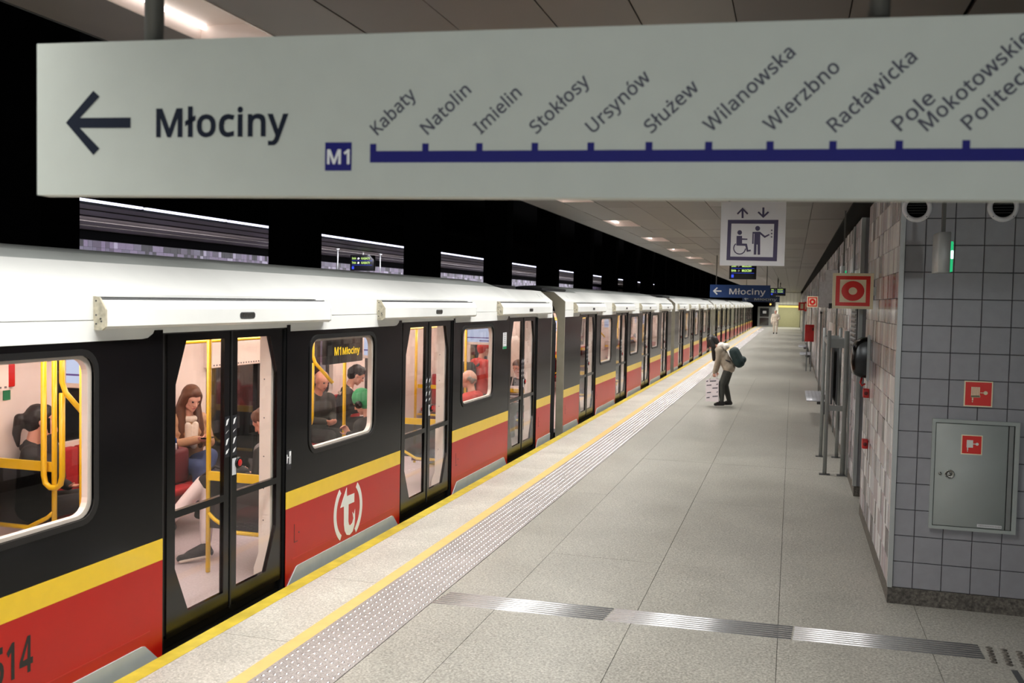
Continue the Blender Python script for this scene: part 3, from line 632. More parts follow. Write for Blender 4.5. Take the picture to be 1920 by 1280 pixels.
# upper rows of the mosaic seen above the train, tile by tile near, joined beyond
cnt = 0
for r in range(3):
    y = 16.2
    while y < 30:
        w = random.choice((.14, .14, .14, .28)); z0 = 3.395-.15*(r+1)
        m = random.choices(FMOS, (4, 3, 3, 1, 2))[0]
        MB().box((-15.2, y+.003, z0+.003), (-15.192+random.uniform(0, .003), y+w-.003, z0+.147), m).build('tile', wall_left)
        y += w; cnt += 1
mosaic_joined(30, YE-2, 'mosaic_tiles', wall_left, x=-15.194, z=2.945, rowsn=3, step=.15, sgn=1, mats=FMOS, wts=(4, 3, 3, 1, 2), wch=(.14, .28))
mosaic_joined(-4, YE-2, 'lower_mosaic_tiles', wall_left, x=-15.194, z=.0, rowsn=7, step=.4, sgn=1, mats=FMOS, wts=(4, 3, 1, 1, 2), wch=(.8, 1.2))
# strip lamps along the far ceiling edge
for k in range(10):
    y = 11.1+k*7.45; o = (-10.5, y, 3.64)
    t = thing('strip_lamp', 'white strip lamps edging the opposite ceiling in the %s pillar gap from the left' % ORD[k], 'strip lamp', o, 0, 'strip lamps over the far platform')
    MB(o).box((-10.56, y+.02, 3.672), (-10.46, y+7.42, 3.70), M['ceil_joint']).build('housing', t)
    for q in range(3): MB(o).bevbox((-10.55, y+.06+q*2.46, 3.635), (-10.47, y+2.44+q*2.46, 3.672), .012, M['strip_far'], 1).build('tube', t)
# pillars between the tracks
for k in range(18):
    y0 = 2.32+5.1*k
    MB().box((-7.5, y0, -1.2), (-6.9, y0+.52, 5.2), M['pillar']).build('pillar', kind='structure')
# far end of the platform
eb = MB(); eb.box((-2.0, YE, 0), (WX+.2, YE+.2, 3.6), M['grout'])
wall_end = eb.build('wall_end', kind='structure')
for k in range(7):
    x0 = -1.72+k*.355
    MB().box((x0+.006, YE-.03, 2.3), (x0+.349, YE, 3.53), M['panel_white']).build('wall_panel', wall_end)
MB().box((-1.72, YE-.06, 2.0), (.74, YE-.01, 2.22), M['end_yellow']).build('lit_lintel', wall_end, label='glowing yellow lintel')
sh = thing('roller_shutter', 'closed tan roller shutter under the yellow light at the platform end', 'shutter', (-.3, YE-.05, 0))
for k in range(20):
    z = .02+k*.098
    MB(sh.location).plate([(0, z), (.02, z+.01), (.028, z+.05), (.02, z+.088), (0, z+.098)], [], -1.42, .70, lambda u, v, w: (w, YE-.05-u, v), M['shutter']).build('slat', sh)
MB().box((-1.72, YE-.1, 0), (-1.44, YE, 3.5), M['panel_white']).build('white_column', wall_end)
MB().box((-12, YE+2, -1.3), (-2.0, YE+2.2, 5.2), M['black']).build('wall_tunnel', kind='structure')
MB().box((-15.6, YE, -1.3), (-10.6, YE+.2, 5.2), M['black']).build('wall_tunnel_far', kind='structure')
# booth frame
t = thing('glazed_gate', 'grey framed glazed gate with a notice at the platform end beside the train', 'gate', (-2.75, YE-.5, 0))
b = MB(t.location)
b.plate(rect(-3.45, -2.05, 0, 2.05), [rect(-3.25, -2.35, .14, .92), rect(-3.25, -2.35, 1.02, 1.9)], YE-.55, YE-.47, PY, M['steel']); b.build('frame', t)
MB(t.location).box((-3.25, YE-.52, .14), (-2.35, YE-.51, .92), M['dark_glass']).build('lower_pane', t)
MB(t.location).box((-3.25, YE-.52, 1.02), (-2.35, YE-.51, 1.9), M['dark_glass']).build('upper_pane', t)
MB(t.location).box((-2.95, YE-.53, 1.36), (-2.6, YE-.521, 1.62), M['poster']).build('notice', t)
MB(t.location).box((-2.05, YE-.55, 0), (-1.75, YE-.47, 2.05), M['steel']).build('side_panel', t)
t = thing('track_signal', 'small black track signal with two orange lights by the gate', 'signal', (-2.1, YE-1.2, 2.05))
MB(t.location).box((-2.35, YE-1.2, 2.05), (-1.85, YE-1.05, 2.75), M['blk_plastic']).build('housing', t)
for x, z in ((-2.05, 2.62), (-2.2, 2.3)): MB(t.location).lathe([(0, .03), (.08, .02), (.085, 0)], (x, YE-1.2, z), (0, -1, 0), M['signal']).build('lens', t)
MB(t.location).box((-2.12, YE-1.1, 2.75), (-2.06, YE-1.05, 3.6), M['rod']).build('hanger', t)
# ------------------------------------------------------------------ the train: one car built with its parts, five copies
XT = -3.78; CARL = 15.1; PITCH = 16.0
DC = [2.05, 5.85, 9.65, 13.45]
WINS = [(3.25, 4.46), (6.99, 8.22), (10.72, 11.94)]
PAN = [(.02, 1.285), (2.815, 5.075), (6.60, 8.865), (10.40, 12.665), (14.20, 15.08)]
WZ0, WZ1 = .975, 1.895
WD, FS = 2.13, -.62            # car width, offset of the fittings on the far side
def build_car():
    car = thing('metro_car', 'car', 'metro car', (XT, 0, 0))
    # --- platform side panels
    for i, (y0, y1) in enumerate(PAN):
        b = MB(); holes = []
        if 1 <= i <= 3:
            w0, w1 = WINS[i-1]; holes = [rrect(w0, w1, WZ0, WZ1, .1)]
        b.plate(rect(y0, y1, -.4, 2.02), holes, -.014, 0, PX, M['blk_gloss'])
        p = b.build('side_panel', car)
        MB().box((0, y0, .565), (.004, y1, .70), M['yel_paint']).build('yellow_stripe', p)
        MB().box((0, y0, -.4), (.003, y1, .565), M['red_paint']).build('red_panel', p)
        z = .075
        sk = [(y0-.02+.0, -.06), (y0+.02, -.055), (y0+.16, z-.008), (y0+.185, z), (y1-.2, z), (y1-.175, z-.008), (y1-.04, -.06), (y1-.04, -.4), (y0-.0, -.4)]
        if i in (0,): sk = [(y0, z), (y1-.2, z), (y1-.175, z-.008), (y1-.04, -.06), (y1-.04, -.4), (y0, -.4)]
        if i == 4: sk = [(y0, -.06), (y0+.12, z), (y1, z), (y1, -.4), (y0, -.4)]
        MB().plate(sk, [], .003, .012, PX, M['skirt']).build('skirt_plate', p)
        b = MB().box((.003, y0+.10, .142), (.0045, y1-.12, .149), M['red_bin'])
        b.box((.003, y0+.13, .27), (.0045, y0+.14, .42), M['seat_shell']).box((.003, y0+.13, .27), (.0045, y0+.19, .278), M['seat_shell'])
        b.build('panel_joint', p)
        MB().lathe([(.008, 0), (.006, .003), (0, .003)], (.003, y0+.21, .34), (1, 0, 0), M['steel_dk'], 8).build('lock_pin', p)
        if holes:
            f = MB().plate(rrect(w0-.035, w1+.035, WZ0-.035, WZ1+.035, .13), [rrect(w0, w1, WZ0, WZ1, .1)], -.013, .008, PX, M['rubber']).build('window_seal', p)
            MB().plate(rrect(w0+.001, w1-.001, WZ0+.001, WZ1-.001, .1), [], -.013, -.009, PX, M['glass']).build('window_pane', p)
    # door pillars and sill
    for c in DC:
        for s in (-1, 1):
            MB().box((-.09, c+s*.755-.012 if s > 0 else c-.775, -.3), (-.012, c+.775 if s > 0 else c-.743, 2.02), M['rubber']).build('door_pillar', car)
        b = MB()
        b.box((-.3, c-.78, -.14), (-.05, c+.78, -.05), M['rubber'])
        b.build('door_sill', car)
        MB().box((-.088, c-.78, -.06), (-.057, c+.78, .03), M['rubber']).build('sill_edge', car)
        MB().box((-.09, c-.78, 1.99), (-.02, c+.78, 2.04), M['rubber']).build('door_header', car)
    # --- doors
    for c in DC:
        for s in (-1, 1):
            o = lambda d, s=s, c=c: c+.015+s*d
            fr = [(o(.004), .022), (o(.715), .022), (o(.715), 2.0), (o(.004), 2.0)]
            up = [(o(.08), .838), (o(.63), .838), (o(.63), 1.66), (o(.52), 1.94), (o(.08), 1.94)]
            lo = [(o(.08), .79), (o(.63), .79), (o(.63), .46), (o(.485), .14), (o(.08), .14)]
            d = MB().plate(fr, [up, lo], -.055, -.022, PX, M['blk_plastic']).build('door_leaf', car)
            MB().plate(up, [], -.04, -.036, PX, M['glass']).build('upper_pane', d)
            MB().plate(lo, [], -.04, -.036, PX, M['glass']).build('lower_pane', d)
            st = MB(); a, e = sorted((o(.015), o(.075)))
            st.box((-.022, a, 1.1), (-.0205, e, 1.39), M['black_matte'])
            for q, (hh, ww) in enumerate(((.05, .6), (.025, .3), (.05, .5), (.035, .7))):
                zc = 1.35-.07*q
                st.plate([(a+.012, zc-hh/2), (a+.012+.03*ww, zc-hh/2+.008), (e-.01, zc+hh/2), (a+.02, zc+hh/2-.012)], [], -.0205, -.0198, PX, M['white_txt'])
            st.build('door_sticker', d)
            MB().box((-.022, o(.004)-.004, .01), (-.015, o(.004)+.004, 2.0), M['rubber']).build('edge_seal', d)
            if s > 0:
                q = MB().lathe([(.042, 0), (.042, .012), (.034, .018), (.03, .016), (.0, .016)], (-.022, o(.095), 1.04), (1, 0, 0), M['blk_plastic'], 18)
                q.lathe([(.026, .017), (.02, .022), (0, .022)], (-.022, o(.095), 1.04), (1, 0, 0), M['red_bin'], 14)
                q.build('push_button', d, label='red door button in a black ring')
                MB().box((-.022, o(.02), .96), (-.0205, o(.07), 1.08), M['poster']).build('small_sticker', d)
    # --- white fascia, lips, covers
    fas = MB().box((-.06, 0, 2.092), (0, CARL, 2.24), M['wht_paint'])
    fas.box((-.06, 0, 2.0), (-.004, CARL, 2.088), M['wht_paint']).build('fascia', car)
    lips = [(0, DC[0]-.98), (DC[0]+.80, DC[1]-.98), (DC[1]+.80, DC[2]-.98), (DC[2]+.80, DC[3]-.98), (DC[3]+.80, CARL)]
    for y0, y1 in lips:
        MB().plate([(y0, 2.086), (y0, 1.985), (y0, 1.97), (y1-.0, 1.97), (y1+.05, 1.975), (y1+.10, 2.0), (y1+.14, 2.06), (y1+.14, 2.086)] if y1 < CARL else
                   [(y0-.14, 2.086), (y0-.1, 2.0), (y0, 1.97), (y1, 1.97), (y1, 2.086)], [], -.02, .006, PX, M['wht_paint']).build('fascia_lip', car)
    prof = [(0, 2.04), (.055, 2.04), (.078, 2.056), (.078, 2.15), (.036, 2.213), (0, 2.217)]
    for c in DC:
        a, e = c-1.38, c+1.32
        m = lambda u, v, w: (u, w, v)
        d = MB().plate(prof, [], a, e, m, M['wht_paint']).build('door_cover', car)
        pe = [(0, 2.035), (.058, 2.035), (.083, 2.054), (.083, 2.153), (.04, 2.221), (0, 2.226)]
        MB().plate(pe, [], a-.014, a, m, M['endplate']).build('end_plate', d, label='dirty bolted end plate')
        MB().plate(pe, [], e, e+.014, m, M['wht_paint']).build('end_plate', d)
        q = MB()
        for (u, v) in ((.02, 2.07), (.02, 2.12), (.05, 2.10), (.055, 2.085), (.02, 2.2)):
            q.lathe([(.006, 0), (.005, .003), (0, .003)], (u, a-.014, v), (0, -1, 0), M['steel_dk'], 6)
        q.build('bolts', d, kind='stuff')
        q = MB(); yc = c+.06
        q.plate(rrect(yc-.095, yc+.095, 2.083, 2.127, .021), [rrect(yc-.083, yc+.083, 2.089, 2.121, .015)], .078, .082, PX, M['steel_dk'])
        for k in range(11): q.box((.0782, yc-.077+k*.0145, 2.091), (.081, yc-.068+k*.0145, 2.119), M['chrome'])
        q.box((.0778, yc-.083, 2.09), (.0785, yc+.083, 2.12), M['steel_dk']); q.build('door_lamp', d)
        q = MB().box((0.0, a+.02, 2.217), (.014, e-.14, 2.223), M['steel_dk']); q.plate([(.036, 2.2135), (.0385, 2.2155), (.0425, 2.2075), (.04, 2.2055)], [], a, e-.04, m, M['steel_dk']); q.build('cover_joint', d)
    # --- roof
    A = [(0, 2.24), (-.30, 2.43), (-.46, 2.485), (-.8, 2.53), (-WD/2, 2.54)]
    B = [(0, 2.24), (-.205, 2.40), (-.35, 2.415), (-.8, 2.42), (-WD/2, 2.42)]
    full = lambda p: p+[(-WD-x, z) for x, z in reversed(p[:-1])]
    A, B = full(A), full(B)
    st = [(0, B), (1.75, B), (1.95, A), (12.95, A), (13.15, B), (CARL, B)]
    b = MB(); k = len(A)
    vs = [(x, y, z) for y, p in st for x, z in p]
    w = []; g = []
    for i in range(len(st)-1):
        for q in range(k-1):
            f = (i*k+q, i*k+q+1, (i+1)*k+q+1, (i+1)*k+q)
            (w if q in (0, k-2) or (q in (1, k-3) and i not in (1, 2, 3)) else g).append(f)
    b.faces(vs, w, M['wht_paint'], False); b.faces(vs, g, M['roof'], False)
    b.build('roof', car)
    q = MB()
    for y0, y1 in ((.05, 1.85), (13.3, 14.4)):
        q.bevbox((-WD+.42, y0, 2.41), (-.42, y1, 2.47), .03, M['roof_dk'])
    q.build('roof_unit', car, label='dark roof unit')
    q = MB()
    for y in (.55, 14.55, 14.75):
        q.plate([(y, 2.30), (y+.012, 2.30), (y+.05, 2.345), (y+.04, 2.35)], [], -.1, -.088, lambda u, v, w: (-(v-2.24)*1.28+.002, u, v+.001), M['steel_dk'])
    q.build('roof_clips', car, kind='stuff')
    # --- ends
    ring = [(0, -.4), (0, 2.24), (-.205, 2.40), (-WD+.205, 2.40), (-WD, 2.24), (-WD, -.4)]
    hole = [(-.13, -.4+.02), (-.13, 1.9), (-.2, 2.15), (-.36, 2.3), (-WD+.36, 2.3), (-WD+.2, 2.15), (-WD+.13, 1.9), (-WD+.13, -.38)]
    for y in (0, CARL-.02):
        MB().plate(ring, [hole], y-.001, y+.021, lambda u, v, w: (u, w, v), M['endframe']).build('end_frame', car, label='grey beige end frame')
    q = MB(); nb = 9
    outer = [(-.14, -.3), (-.14, 1.85), (-.22, 2.12), (-.4, 2.27), (-WD+.4, 2.27), (-WD+.22, 2.12), (-WD+.14, 1.85), (-WD+.14, -.3)]
    inner = [(u*.94-.08, v*.97) for u, v in outer]
    yy = [CARL+.002+(PITCH-CARL-.005)*i/(2*nb) for i in range(2*nb+1)]
    vs = []; fs = []; k = len(outer)
    for i, y in enumerate(yy):
        vs += [(u, y, v) for u, v in (outer if i % 2 else inner)]
    for i in range(2*nb):
        for j in range(k-1): fs.append((i*k+j, i*k+j+1, (i+1)*k+j+1, (i+1)*k+j))
    q.faces(vs, fs, M['bellows']).build('bellows', car, label='black corrugated gangway bellows')
    # --- far side outer wall
    q = MB().plate(rect(0, CARL, -.4, 2.24), [rrect(a+FS, e+FS, .98, 1.74, .06) for a, e in WINS], -WD, -WD+.04, PX, M['blk_gloss']); q.build('far_side_panel', car)
    # --- interior
    MB().box((-WD+.04, .02, -.05), (-.09, CARL, .015), M['int_floor']).build('interior_floor', car)
    MB().box((-WD+.04, .02, 2.03), (-.06, CARL, 2.07), M['lining']).build('interior_ceiling', car)
    for x in (-.75, -1.4):
        MB().box((x-.09, .3, 2.012), (x+.09, CARL-.2, 2.03), M['train_lamp']).build('ceiling_light', car)
    for i, (y0, y1) in enumerate(PAN):
        hs = [rrect(WINS[i-1][0]+.03, WINS[i-1][1]-.03, WZ0+.02, WZ1-.02, .09)] if 1 <= i <= 3 else []
        MB().plate(rect(y0+.02, y1-.02, .0, 2.03), hs, -.056, -.016, PX, M['lining']).build('near_lining', car)
    for c in DC:
        MB().plate([(c-.84, 0), (c-.60, 0), (c-.60, 1.97), (c+.62, 1.97), (c+.62, 0), (c+.86, 0), (c+.86, 2.03), (c-.84, 2.03)], [], -.085, -.062, PX, M['lining']).build('door_surround', car)
    for c in DC:
        for s in (1,):
            q = MB().plate([(-.085, .02), (-.20, .02), (-.20, .12), (-.16, .24), (-.16, 1.97), (-.085, 1.97)], [], c+.62, c+.72, lambda u, v, w: (u, w, v), M['lining'])
            for z in (.5, .75, 1.0, 1.3, 1.6): q.lathe([(.006, 0), (0, .002)], (-.12, c+.62, z), (0, -1, 0), M['steel_dk'], 6)
            q.build('door_post', car)
    # far lining with windows and doors
    fz0, fz1 = .98, 1.74
    XF = -WD+.11                    # inner face of the far lining
    holes = [rrect(a+FS, e+FS, fz0, fz1, .06) for a, e in WINS]+[rect(c+FS-.54, c+FS+.54, .03, 1.47) for c in DC]
    MB().plate(rect(.03, CARL, -.02, 2.03), holes, XF-.06, XF, PX, M['lining']).build('far_lining', car)
    for a, e in WINS:
        w = MB().box((XF-.062, a+FS, fz0), (XF-.05, e+FS, fz1), M['glass']).build('far_window', car)
    for c in DC:
        c = c+FS
        q = MB().box((XF-.062, c-.54, .03), (XF-.05, c+.54, 1.47), M['dark_glass'])
        q.box((XF-.05, c-.54, .03), (XF-.02, c-.48, 1.47), M['rubber']).box((XF-.05, c+.48, .03), (XF-.02, c+.54, 1.47), M['rubber']).box((XF-.05, c-.04, .03), (XF-.02, c+.04, 1.47), M['rubber'])
        q.build('far_door', car)
        q = MB().box((XF, c-.58, 1.49), (XF+.10, c+.58, 2.03), M['lining'])
        for k in range(23): q.box((XF+.10, c-.56+k*.05, 1.505), (XF+.103, c-.54+k*.05, 1.52), M['int_grey'])
        q.build('door_head', car)
    # benches, partitions, poles
    for (y0, y1) in PAN[1:4]:
        n = 4; w = (y1-y0-.12)/n
        for k in range(n):
            a = y0+.06+k*w+.015; e = a+w-.03
            for side in (0, 1):
                sx = (lambda x: x) if side == 0 else (lambda x: -WD-x)
                dy = FS*side; q = MB()
                xs = sorted((sx(-.22), sx(-.60))); q.bevbox((xs[0], a+dy, .40), (xs[1], e+dy, .465), .025, M['seat_red'])
                xs = sorted((sx(-.115), sx(-.20))); q.bevbox((xs[0], a+dy, .47), (xs[1], e+dy, .95 if side else .9), .02, M['seat_red'])
                xs = sorted((sx(-.115), sx(-.56))); q.box((xs[0], a+.05+dy, .3), (xs[1], e-.05+dy, .398), M['seat_shell'])
                q.build('seat', car)
        for side in (0, 1):
            sx = (lambda x: x) if side == 0 else (lambda x: -WD-x)
            for yp in ((y0-.06, y1+.06) if side == 0 else (y0-.20+FS,)):
                xa, xb = sorted((sx(-.11), sx(-.66)))
                xp = sx(-.66)
                zb = .80 if side == 0 else .935
                q = MB().box((xa, yp-.015, zb-.035), (xb, yp+.015, zb+.035), M['pole'])
                q.tube([(sx(-.11), yp, .36+.1*side), (sx(-.42), yp, .36+.1*side), (sx(-.60), yp, .45+.1*side), (xp, yp, .5+.1*side)], .018, M['pole'])
                q.build('partition_rail', car)
                MB().box((xa, yp-.004, .38+.1*side), (xb-.02, yp+.004, zb-.04), M['part_glass']).build('partition_glass', car)
                q = MB().tube([(xp, yp, .02), (xp, yp, 2.03)], .019, M['pole'])
                if side == 1 and yp < y0-.3:
                    u = yp-.05; xq = xp+.04
                    q.tube([(xq-.09, u, 2.03), (xq-.09, u, .88), (xq-.075, u, .82), (xq-.03, u, .79), (xq+.02, u, .79), (xq+.06, u, .82), (xq+.075, u, .88), (xq+.075, u, 1.5)], .021, M['pole'])
                    q.tube([(xq+.075, u, 2.03), (xq+.075, u, 1.58), (xq+.10, u+.01, 1.50), (xq+.30, u+.05, 1.28)], .02, M['pole'])
                q.build('grab_pole', car)
    q = MB()
    for y in (3.4, 8.62, 11.9): q.tube([(-1.08, y, .02), (-1.08, y, 2.03)], .019, M['pole'])
    for x in (-.85, -1.3): q.tube([(x, .8, 1.86), (x, 14.3, 1.86)], .015, M['pole'])
    q.build('aisle_poles', car, kind='stuff')
    # end wall inside, with gangway
    MB().plate(rect(-WD+.1, -.09, .0, 2.03), [rect(-1.55, -.75, .03, 1.9)], CARL-.13, CARL-.08, PY, M['lining']).build('gangway_wall', car)
    for x0, x1 in ((-WD+.14, -1.5), (-.65, -.2)):
        q = MB().bevbox((x0, 14.35, .4), (x1, 14.85, .465), .025, M['seat_red']); q.bevbox((x0, 14.83, .47), (x1, 14.9, .98), .02, M['seat_red'])
        q.box((x0+.04, 14.4, .2), (x1-.04, 14.85, .4), M['seat_shell']); q.build('seat', car)
    q = MB()
    for xp in (-1.48, -.70):
        q.tube([(xp, 14.3, .02), (xp, 14.3, 2.03)], .019, M['pole'])
    q.box((-2.02, 14.285, .79), (-1.48, 14.315, .85), M['pole']).box((-.7, 14.285, .79), (-.17, 14.315, .85), M['pole'])
    q.tube([(-2.02, 14.3, .36), (-1.48, 14.3, .36)], .018, M['pole']).tube([(-.17, 14.3, .36), (-.7, 14.3, .36)], .018, M['pole'])
    q.build('end_rails', car)
    # screens hung from the ceiling
    for y, x0, x1, z0, z1 in ((6.3, -1.86, -1.40, 1.47, 1.80), (11.0, -1.46, -1.0, 1.47, 1.80), (13.6, -.99, -.55, 1.56, 1.86)):
        s = MB().bevbox((x0, y, z0), (x1, y+.05, z1), .01, M['lining']).build('screen_case', car)
        q = MB().box((x0+.035, y-.002, z0+.04), (x1-.02, y, z1-.02), M['screen'])
        q.box((x0+.035, y-.004, z0+.10), (x1-.02, y-.002, z0+.115), M['screen_purple']).box((x0+.24, y-.004, z0+.055), (x1-.02, y-.002, z0+.07), M['screen_purple'])
        q.build('screen', s)
        MB().box((x0+.18, y+.01, z1-.01), (x0+.24, y+.04, 2.03), M['lining']).build('screen_bracket', s)
    # under frame
    MB().box((-WD+.1, .3, -1.05), (-.15, CARL-.3, -.3), M['roof_dk']).build('underframe', car)
    return car
car1 = build_car()
names = ['nearest metro car, with number 514 and the round t emblem on its red side',
         'second metro car from the camera, first one beyond the black bellows',
         'third metro car from the camera, beyond the woman with the carrier bag',
         'fourth metro car from the camera, seen very foreshortened',
         'fifth metro car from the camera, next to last of the train',
         'farthest metro car, the one ending before the dark tunnel mouth']
cars = [car1]
for k in range(1, 6):
    c = copy_tree(car1); c.location.y = PITCH*k; cars.append(c)
for c, l in zip(cars, names):
    c['label'] = l; c['group'] = 'cars of the metro train'
# drop the last bellows
for ch in list(cars[-1].children):
    if ch.name.startswith('bellows'): D.objects.remove(ch)
# --- marks on the nearest car
def child(car, nm, y):
    best = None
    for ch in car.children:
        if ch.name.split('.')[0] == nm:
            ys = [v.co.y for v in ch.data.vertices]
            if min(ys)-.01 <= y <= max(ys)+.01: best = ch
    return best
p1 = child(car1, 'side_panel', 3.9); p2 = child(car1, 'side_panel', 7.7); p3 = child(car1, 'side_panel', 12.0)
b = MB(); text(b, '514', PX, .0042, M['rubber'], width=.27, cap=.18, pos=(3.735, .262), bold=.02); b.build('car_number', p1, label='black hand-lettered number 514')
b = MB(); yc, zc, ro, ri = 7.70, .33, .285, .235
def arc(a0, a1, n=18):
    po = []; pi = []
    for i in range(n+1):
        t = math.radians(a0+(a1-a0)*i/n)
        po.append((yc+ro*math.cos(t), zc+ro*math.sin(t))); pi.append((yc+ri*math.cos(t), zc+ri*math.sin(t)))
    return po+pi[::-1]
b.plate(arc(-56, 51), [], .003, .0055, PX, M['white_sign']).plate(arc(129, 236), [], .003, .0055, PX, M['white_sign'])
tp = [(7.66, .545), (7.665, .465), (7.815, .465), (7.815, .385), (7.70, .385), (7.70, .23), (7.715, .195), (7.75, .185), (7.785, .20), (7.805, .235),
      (7.78, .30), (7.815, .27), (7.835, .315), (7.835, .23), (7.825, .17), (7.79, .12), (7.73, .10), (7.67, .115), (7.63, .16), (7.615, .22), (7.61, .385), (7.54, .385)]
b.plate(tp, [], .003, .0055, PX, M['white_sign']).build('emblem', p2, label='white letter t in a broken white ring')
def sticker(parent, y0, y1, z0, z1, m, name, label, deco):
    s = MB().box((.0, y0, z0), (.002, y1, z1), m); deco(s); s.build(name, parent, label=label)
def d1(s):
    s.plate([(6.607, .93), (6.617, .93), (6.622, .97), (6.635, .97), (6.635, .98), (6.618, .98), (6.615, 1.0), (6.607, 1.0)], [], .002, .0028, PX, M['white_txt'])
    s.plate([(6.645, .92), (6.655, .92), (6.655, .985), (6.665, .985), (6.665, .92), (6.673, .92), (6.673, 1.02), (6.645, 1.02)], [], .002, .0028, PX, M['white_txt'])
sticker(p2, 6.604, 6.676, .875, 1.035, M['black_matte'], 'pictogram_sticker', 'black sticker with white pictograms', d1)
def d2(s):
    s.box((.002, 12.36, 1.575), (.0028, 12.53, 1.61), M['green_lab'])
    for k in range(6): s.box((.002, 12.40, 1.65+k*.026), (.0026, 12.49, 1.656+k*.026), M['steel'])
sticker(p3, 12.36, 12.53, 1.575, 1.80, M['poster'], 'notice_sticker', 'white notice with a green foot', d2)
# line display behind the second window
b = MB(); b.bevbox((-.215, 7.58, 1.64), (-.165, 8.31, 1.875), .008, M['display_blk']); dsp = b.build('line_display', car1, label='black display with amber lettering')
b = MB(); text(b, 'M1', PX, -.163, M['led_y'], width=.13, cap=.07, pos=(7.72, 1.72), bold=.02)
text(b, 'Młociny', PX, -.163, M['led_y'], width=.36, cap=.06, pos=(7.88, 1.72), bold=.02); b.build('lettering', dsp)
# emergency handle on the far lining
b = MB().bevbox((-2.02, 5.84, 1.50), (-1.99, 5.95, 1.68), .012, M['red_sign']); b.build('emergency_handle', car1, label='red emergency handle')
MB().box((-2.02, 5.855, 1.40), (-2.015, 5.925, 1.475), M['green_lab']).build('green_sticker', car1)
# name board between the tracks
t = thing('station_name_board', 'long dark board with pale lettering seen through the train windows', 'sign', (-6.86, 9.4, 1.3))
MB(t.location).box((-6.88, 6.4, 1.14), (-6.86, 12.4, 1.46), M['display_blk']).build('board', t)
b = MB(t.location)
for y in (5.98+.6, 8.3, 10.4): text(b, 'Wierzbno', PX, -6.858, M['steel'], width=.95, cap=.14, pos=(y, 1.23))
b.build('lettering', t)
# ------------------------------------------------------------------ signs
SA = math.atan2(.246, 2.849)
sg = thing('route_sign', 'big white route board with arrow and station names, nearest to the camera', 'sign', (-2.294, 2.454, 3.023), SA)
sl = -.019/2.86
SV = lambda u, v, w: (u, w, v+sl*u)
MB().plate(rect(0, 3.6, -.47, 0), [], 0, .06, SV, M['sign_grey']).build('board', sg)
for x in (.378, 2.5): MB().tube([(x, .045, -.002), (x, .045, CEIL-3.02)], .029, M['rod'], 12).build('hanger', sg)
def flat(poly, name, m, **k):
    return MB().plate(poly, [], -.0012, 0, SV, m).build(name, sg, **k)
hx = [(.103, -.2457), (.211, -.3385), (.236, -.318), (.175, -.262), (.327, -.262), (.327, -.231), (.172, -.231), (.236, -.178), (.211, -.1585)]
hx = [(.103, -.2457), (.1985, -.346), (.2205, -.326), (.152, -.2625), (.327, -.264), (.327, -.2325), (.152, -.2315), (.2205, -.167), (.1985, -.149)]
flat(hx, 'arrow', M['navy'])
b = MB(); text(b, 'Młociny', SV, -.0012, M['navy'], width=.4335, cap=.0815, pos=(.414, -.2905), bold=.018); b.build('destination_lettering', sg)
flat(rect(.9637, 1.0461, -.3947, -.3121), 'line_badge', M['blue'])
b = MB(); text(b, 'M1', SV, -.002, M['white_txt'], width=.070, cap=.040, pos=(.9705, -.374), bold=.02); b.build('badge_lettering', sg)
flat(rect(1.103, 3.6, -.3712, -.338), 'route_line', M['blue'])
tk = [1.1123, 1.2705, 1.4299, 1.5901, 1.7481, 1.9081, 2.0686, 2.2294, 2.3902, 2.5549, 2.7178]
for x in tk: flat(rect(x-.0095, x+.0095, -.339, -.317), 'route_tick', M['blue'])
nm = [('Kabaty', 1.1169, -.2935, 1.2347, -.1813), ('Natolin', 1.2685, -.2935, 1.3974, -.1719), ('Imielin', 1.4263, -.293, 1.5445, -.1833),
      ('Stokłosy', 1.5865, -.2937, 1.7397, -.1571), ('Ursynów', 1.746, -.2934, 1.9036, -.1457), ('Służew', 1.9061, -.2947, 2.0333, -.174),
      ('Wilanowska', 2.0651, -.2931, 2.281, -.0873), ('Wierzbno', 2.2231, -.293, 2.3973, -.1303), ('Racławicka', 2.3868, -.2958, 2.585, -.107),
      ('Pole', 2.5488, -.2944, 2.637, -.2172), ('Mokotowskie', 2.614, -.2949, 2.853, -.060), ('Politechnika', 2.7169, -.2931, 2.955, -.060)]
for s, x0, y0, x1, y1 in nm:
    b = MB(); a = math.radians(43.5)
    L = math.hypot(x1-x0, y1-y0)
    text(b, s, SV, -.0012, M['grey_txt'], width=L, cap=.037, pos=(x0+.008, y0), ang=a, bold=.012); b.build('station_name', sg)
# lift pictogram board
lx0, lx1, lz0, lz1, ly = -.547, -.0725, 2.547, 3.028, 7.4
ls = thing('lift_sign', 'white hanging board with a lift pictogram and two arrows', 'sign', (-.31, ly, 2.79))
LV = lambda u, v, w: (lx0+(u-85+(v-50)*.033)/777*(lx1-lx0), ly+w, lz1-(v-50)/762*(lz1-lz0))
b = MB(ls.location).box((lx0, ly, lz0), (lx1, ly+.03, lz1), M['lift_white']); b.build('board', ls)
for x in (lx0+.06, lx1-.06): MB(ls.location).tube([(x, ly+.015, lz1), (x, ly+.015, CEIL)], .008, M['rod']).build('hanger', ls)
def lf(polys, name):
    b = MB(ls.location)
    for p, h in polys: b.plate(p, h, -.002, 0, LV, M['indigo'])
    return b.build(name, ls)
lf([([(340, 120), (410, 190), (395, 203), (352, 160), (352, 245), (328, 245), (328, 160), (285, 203), (270, 190)], [])], 'up_arrow')
lf([([(588, 245), (520, 180), (535, 166), (576, 205), (578, 120), (602, 120), (600, 205), (643, 166), (658, 180)], [])], 'down_arrow')
lf([([(163, 265), (768, 268), (748, 757), (143, 748)], [[(205, 310), (718, 315), (702, 710), (190, 705)]])], 'lift_frame')
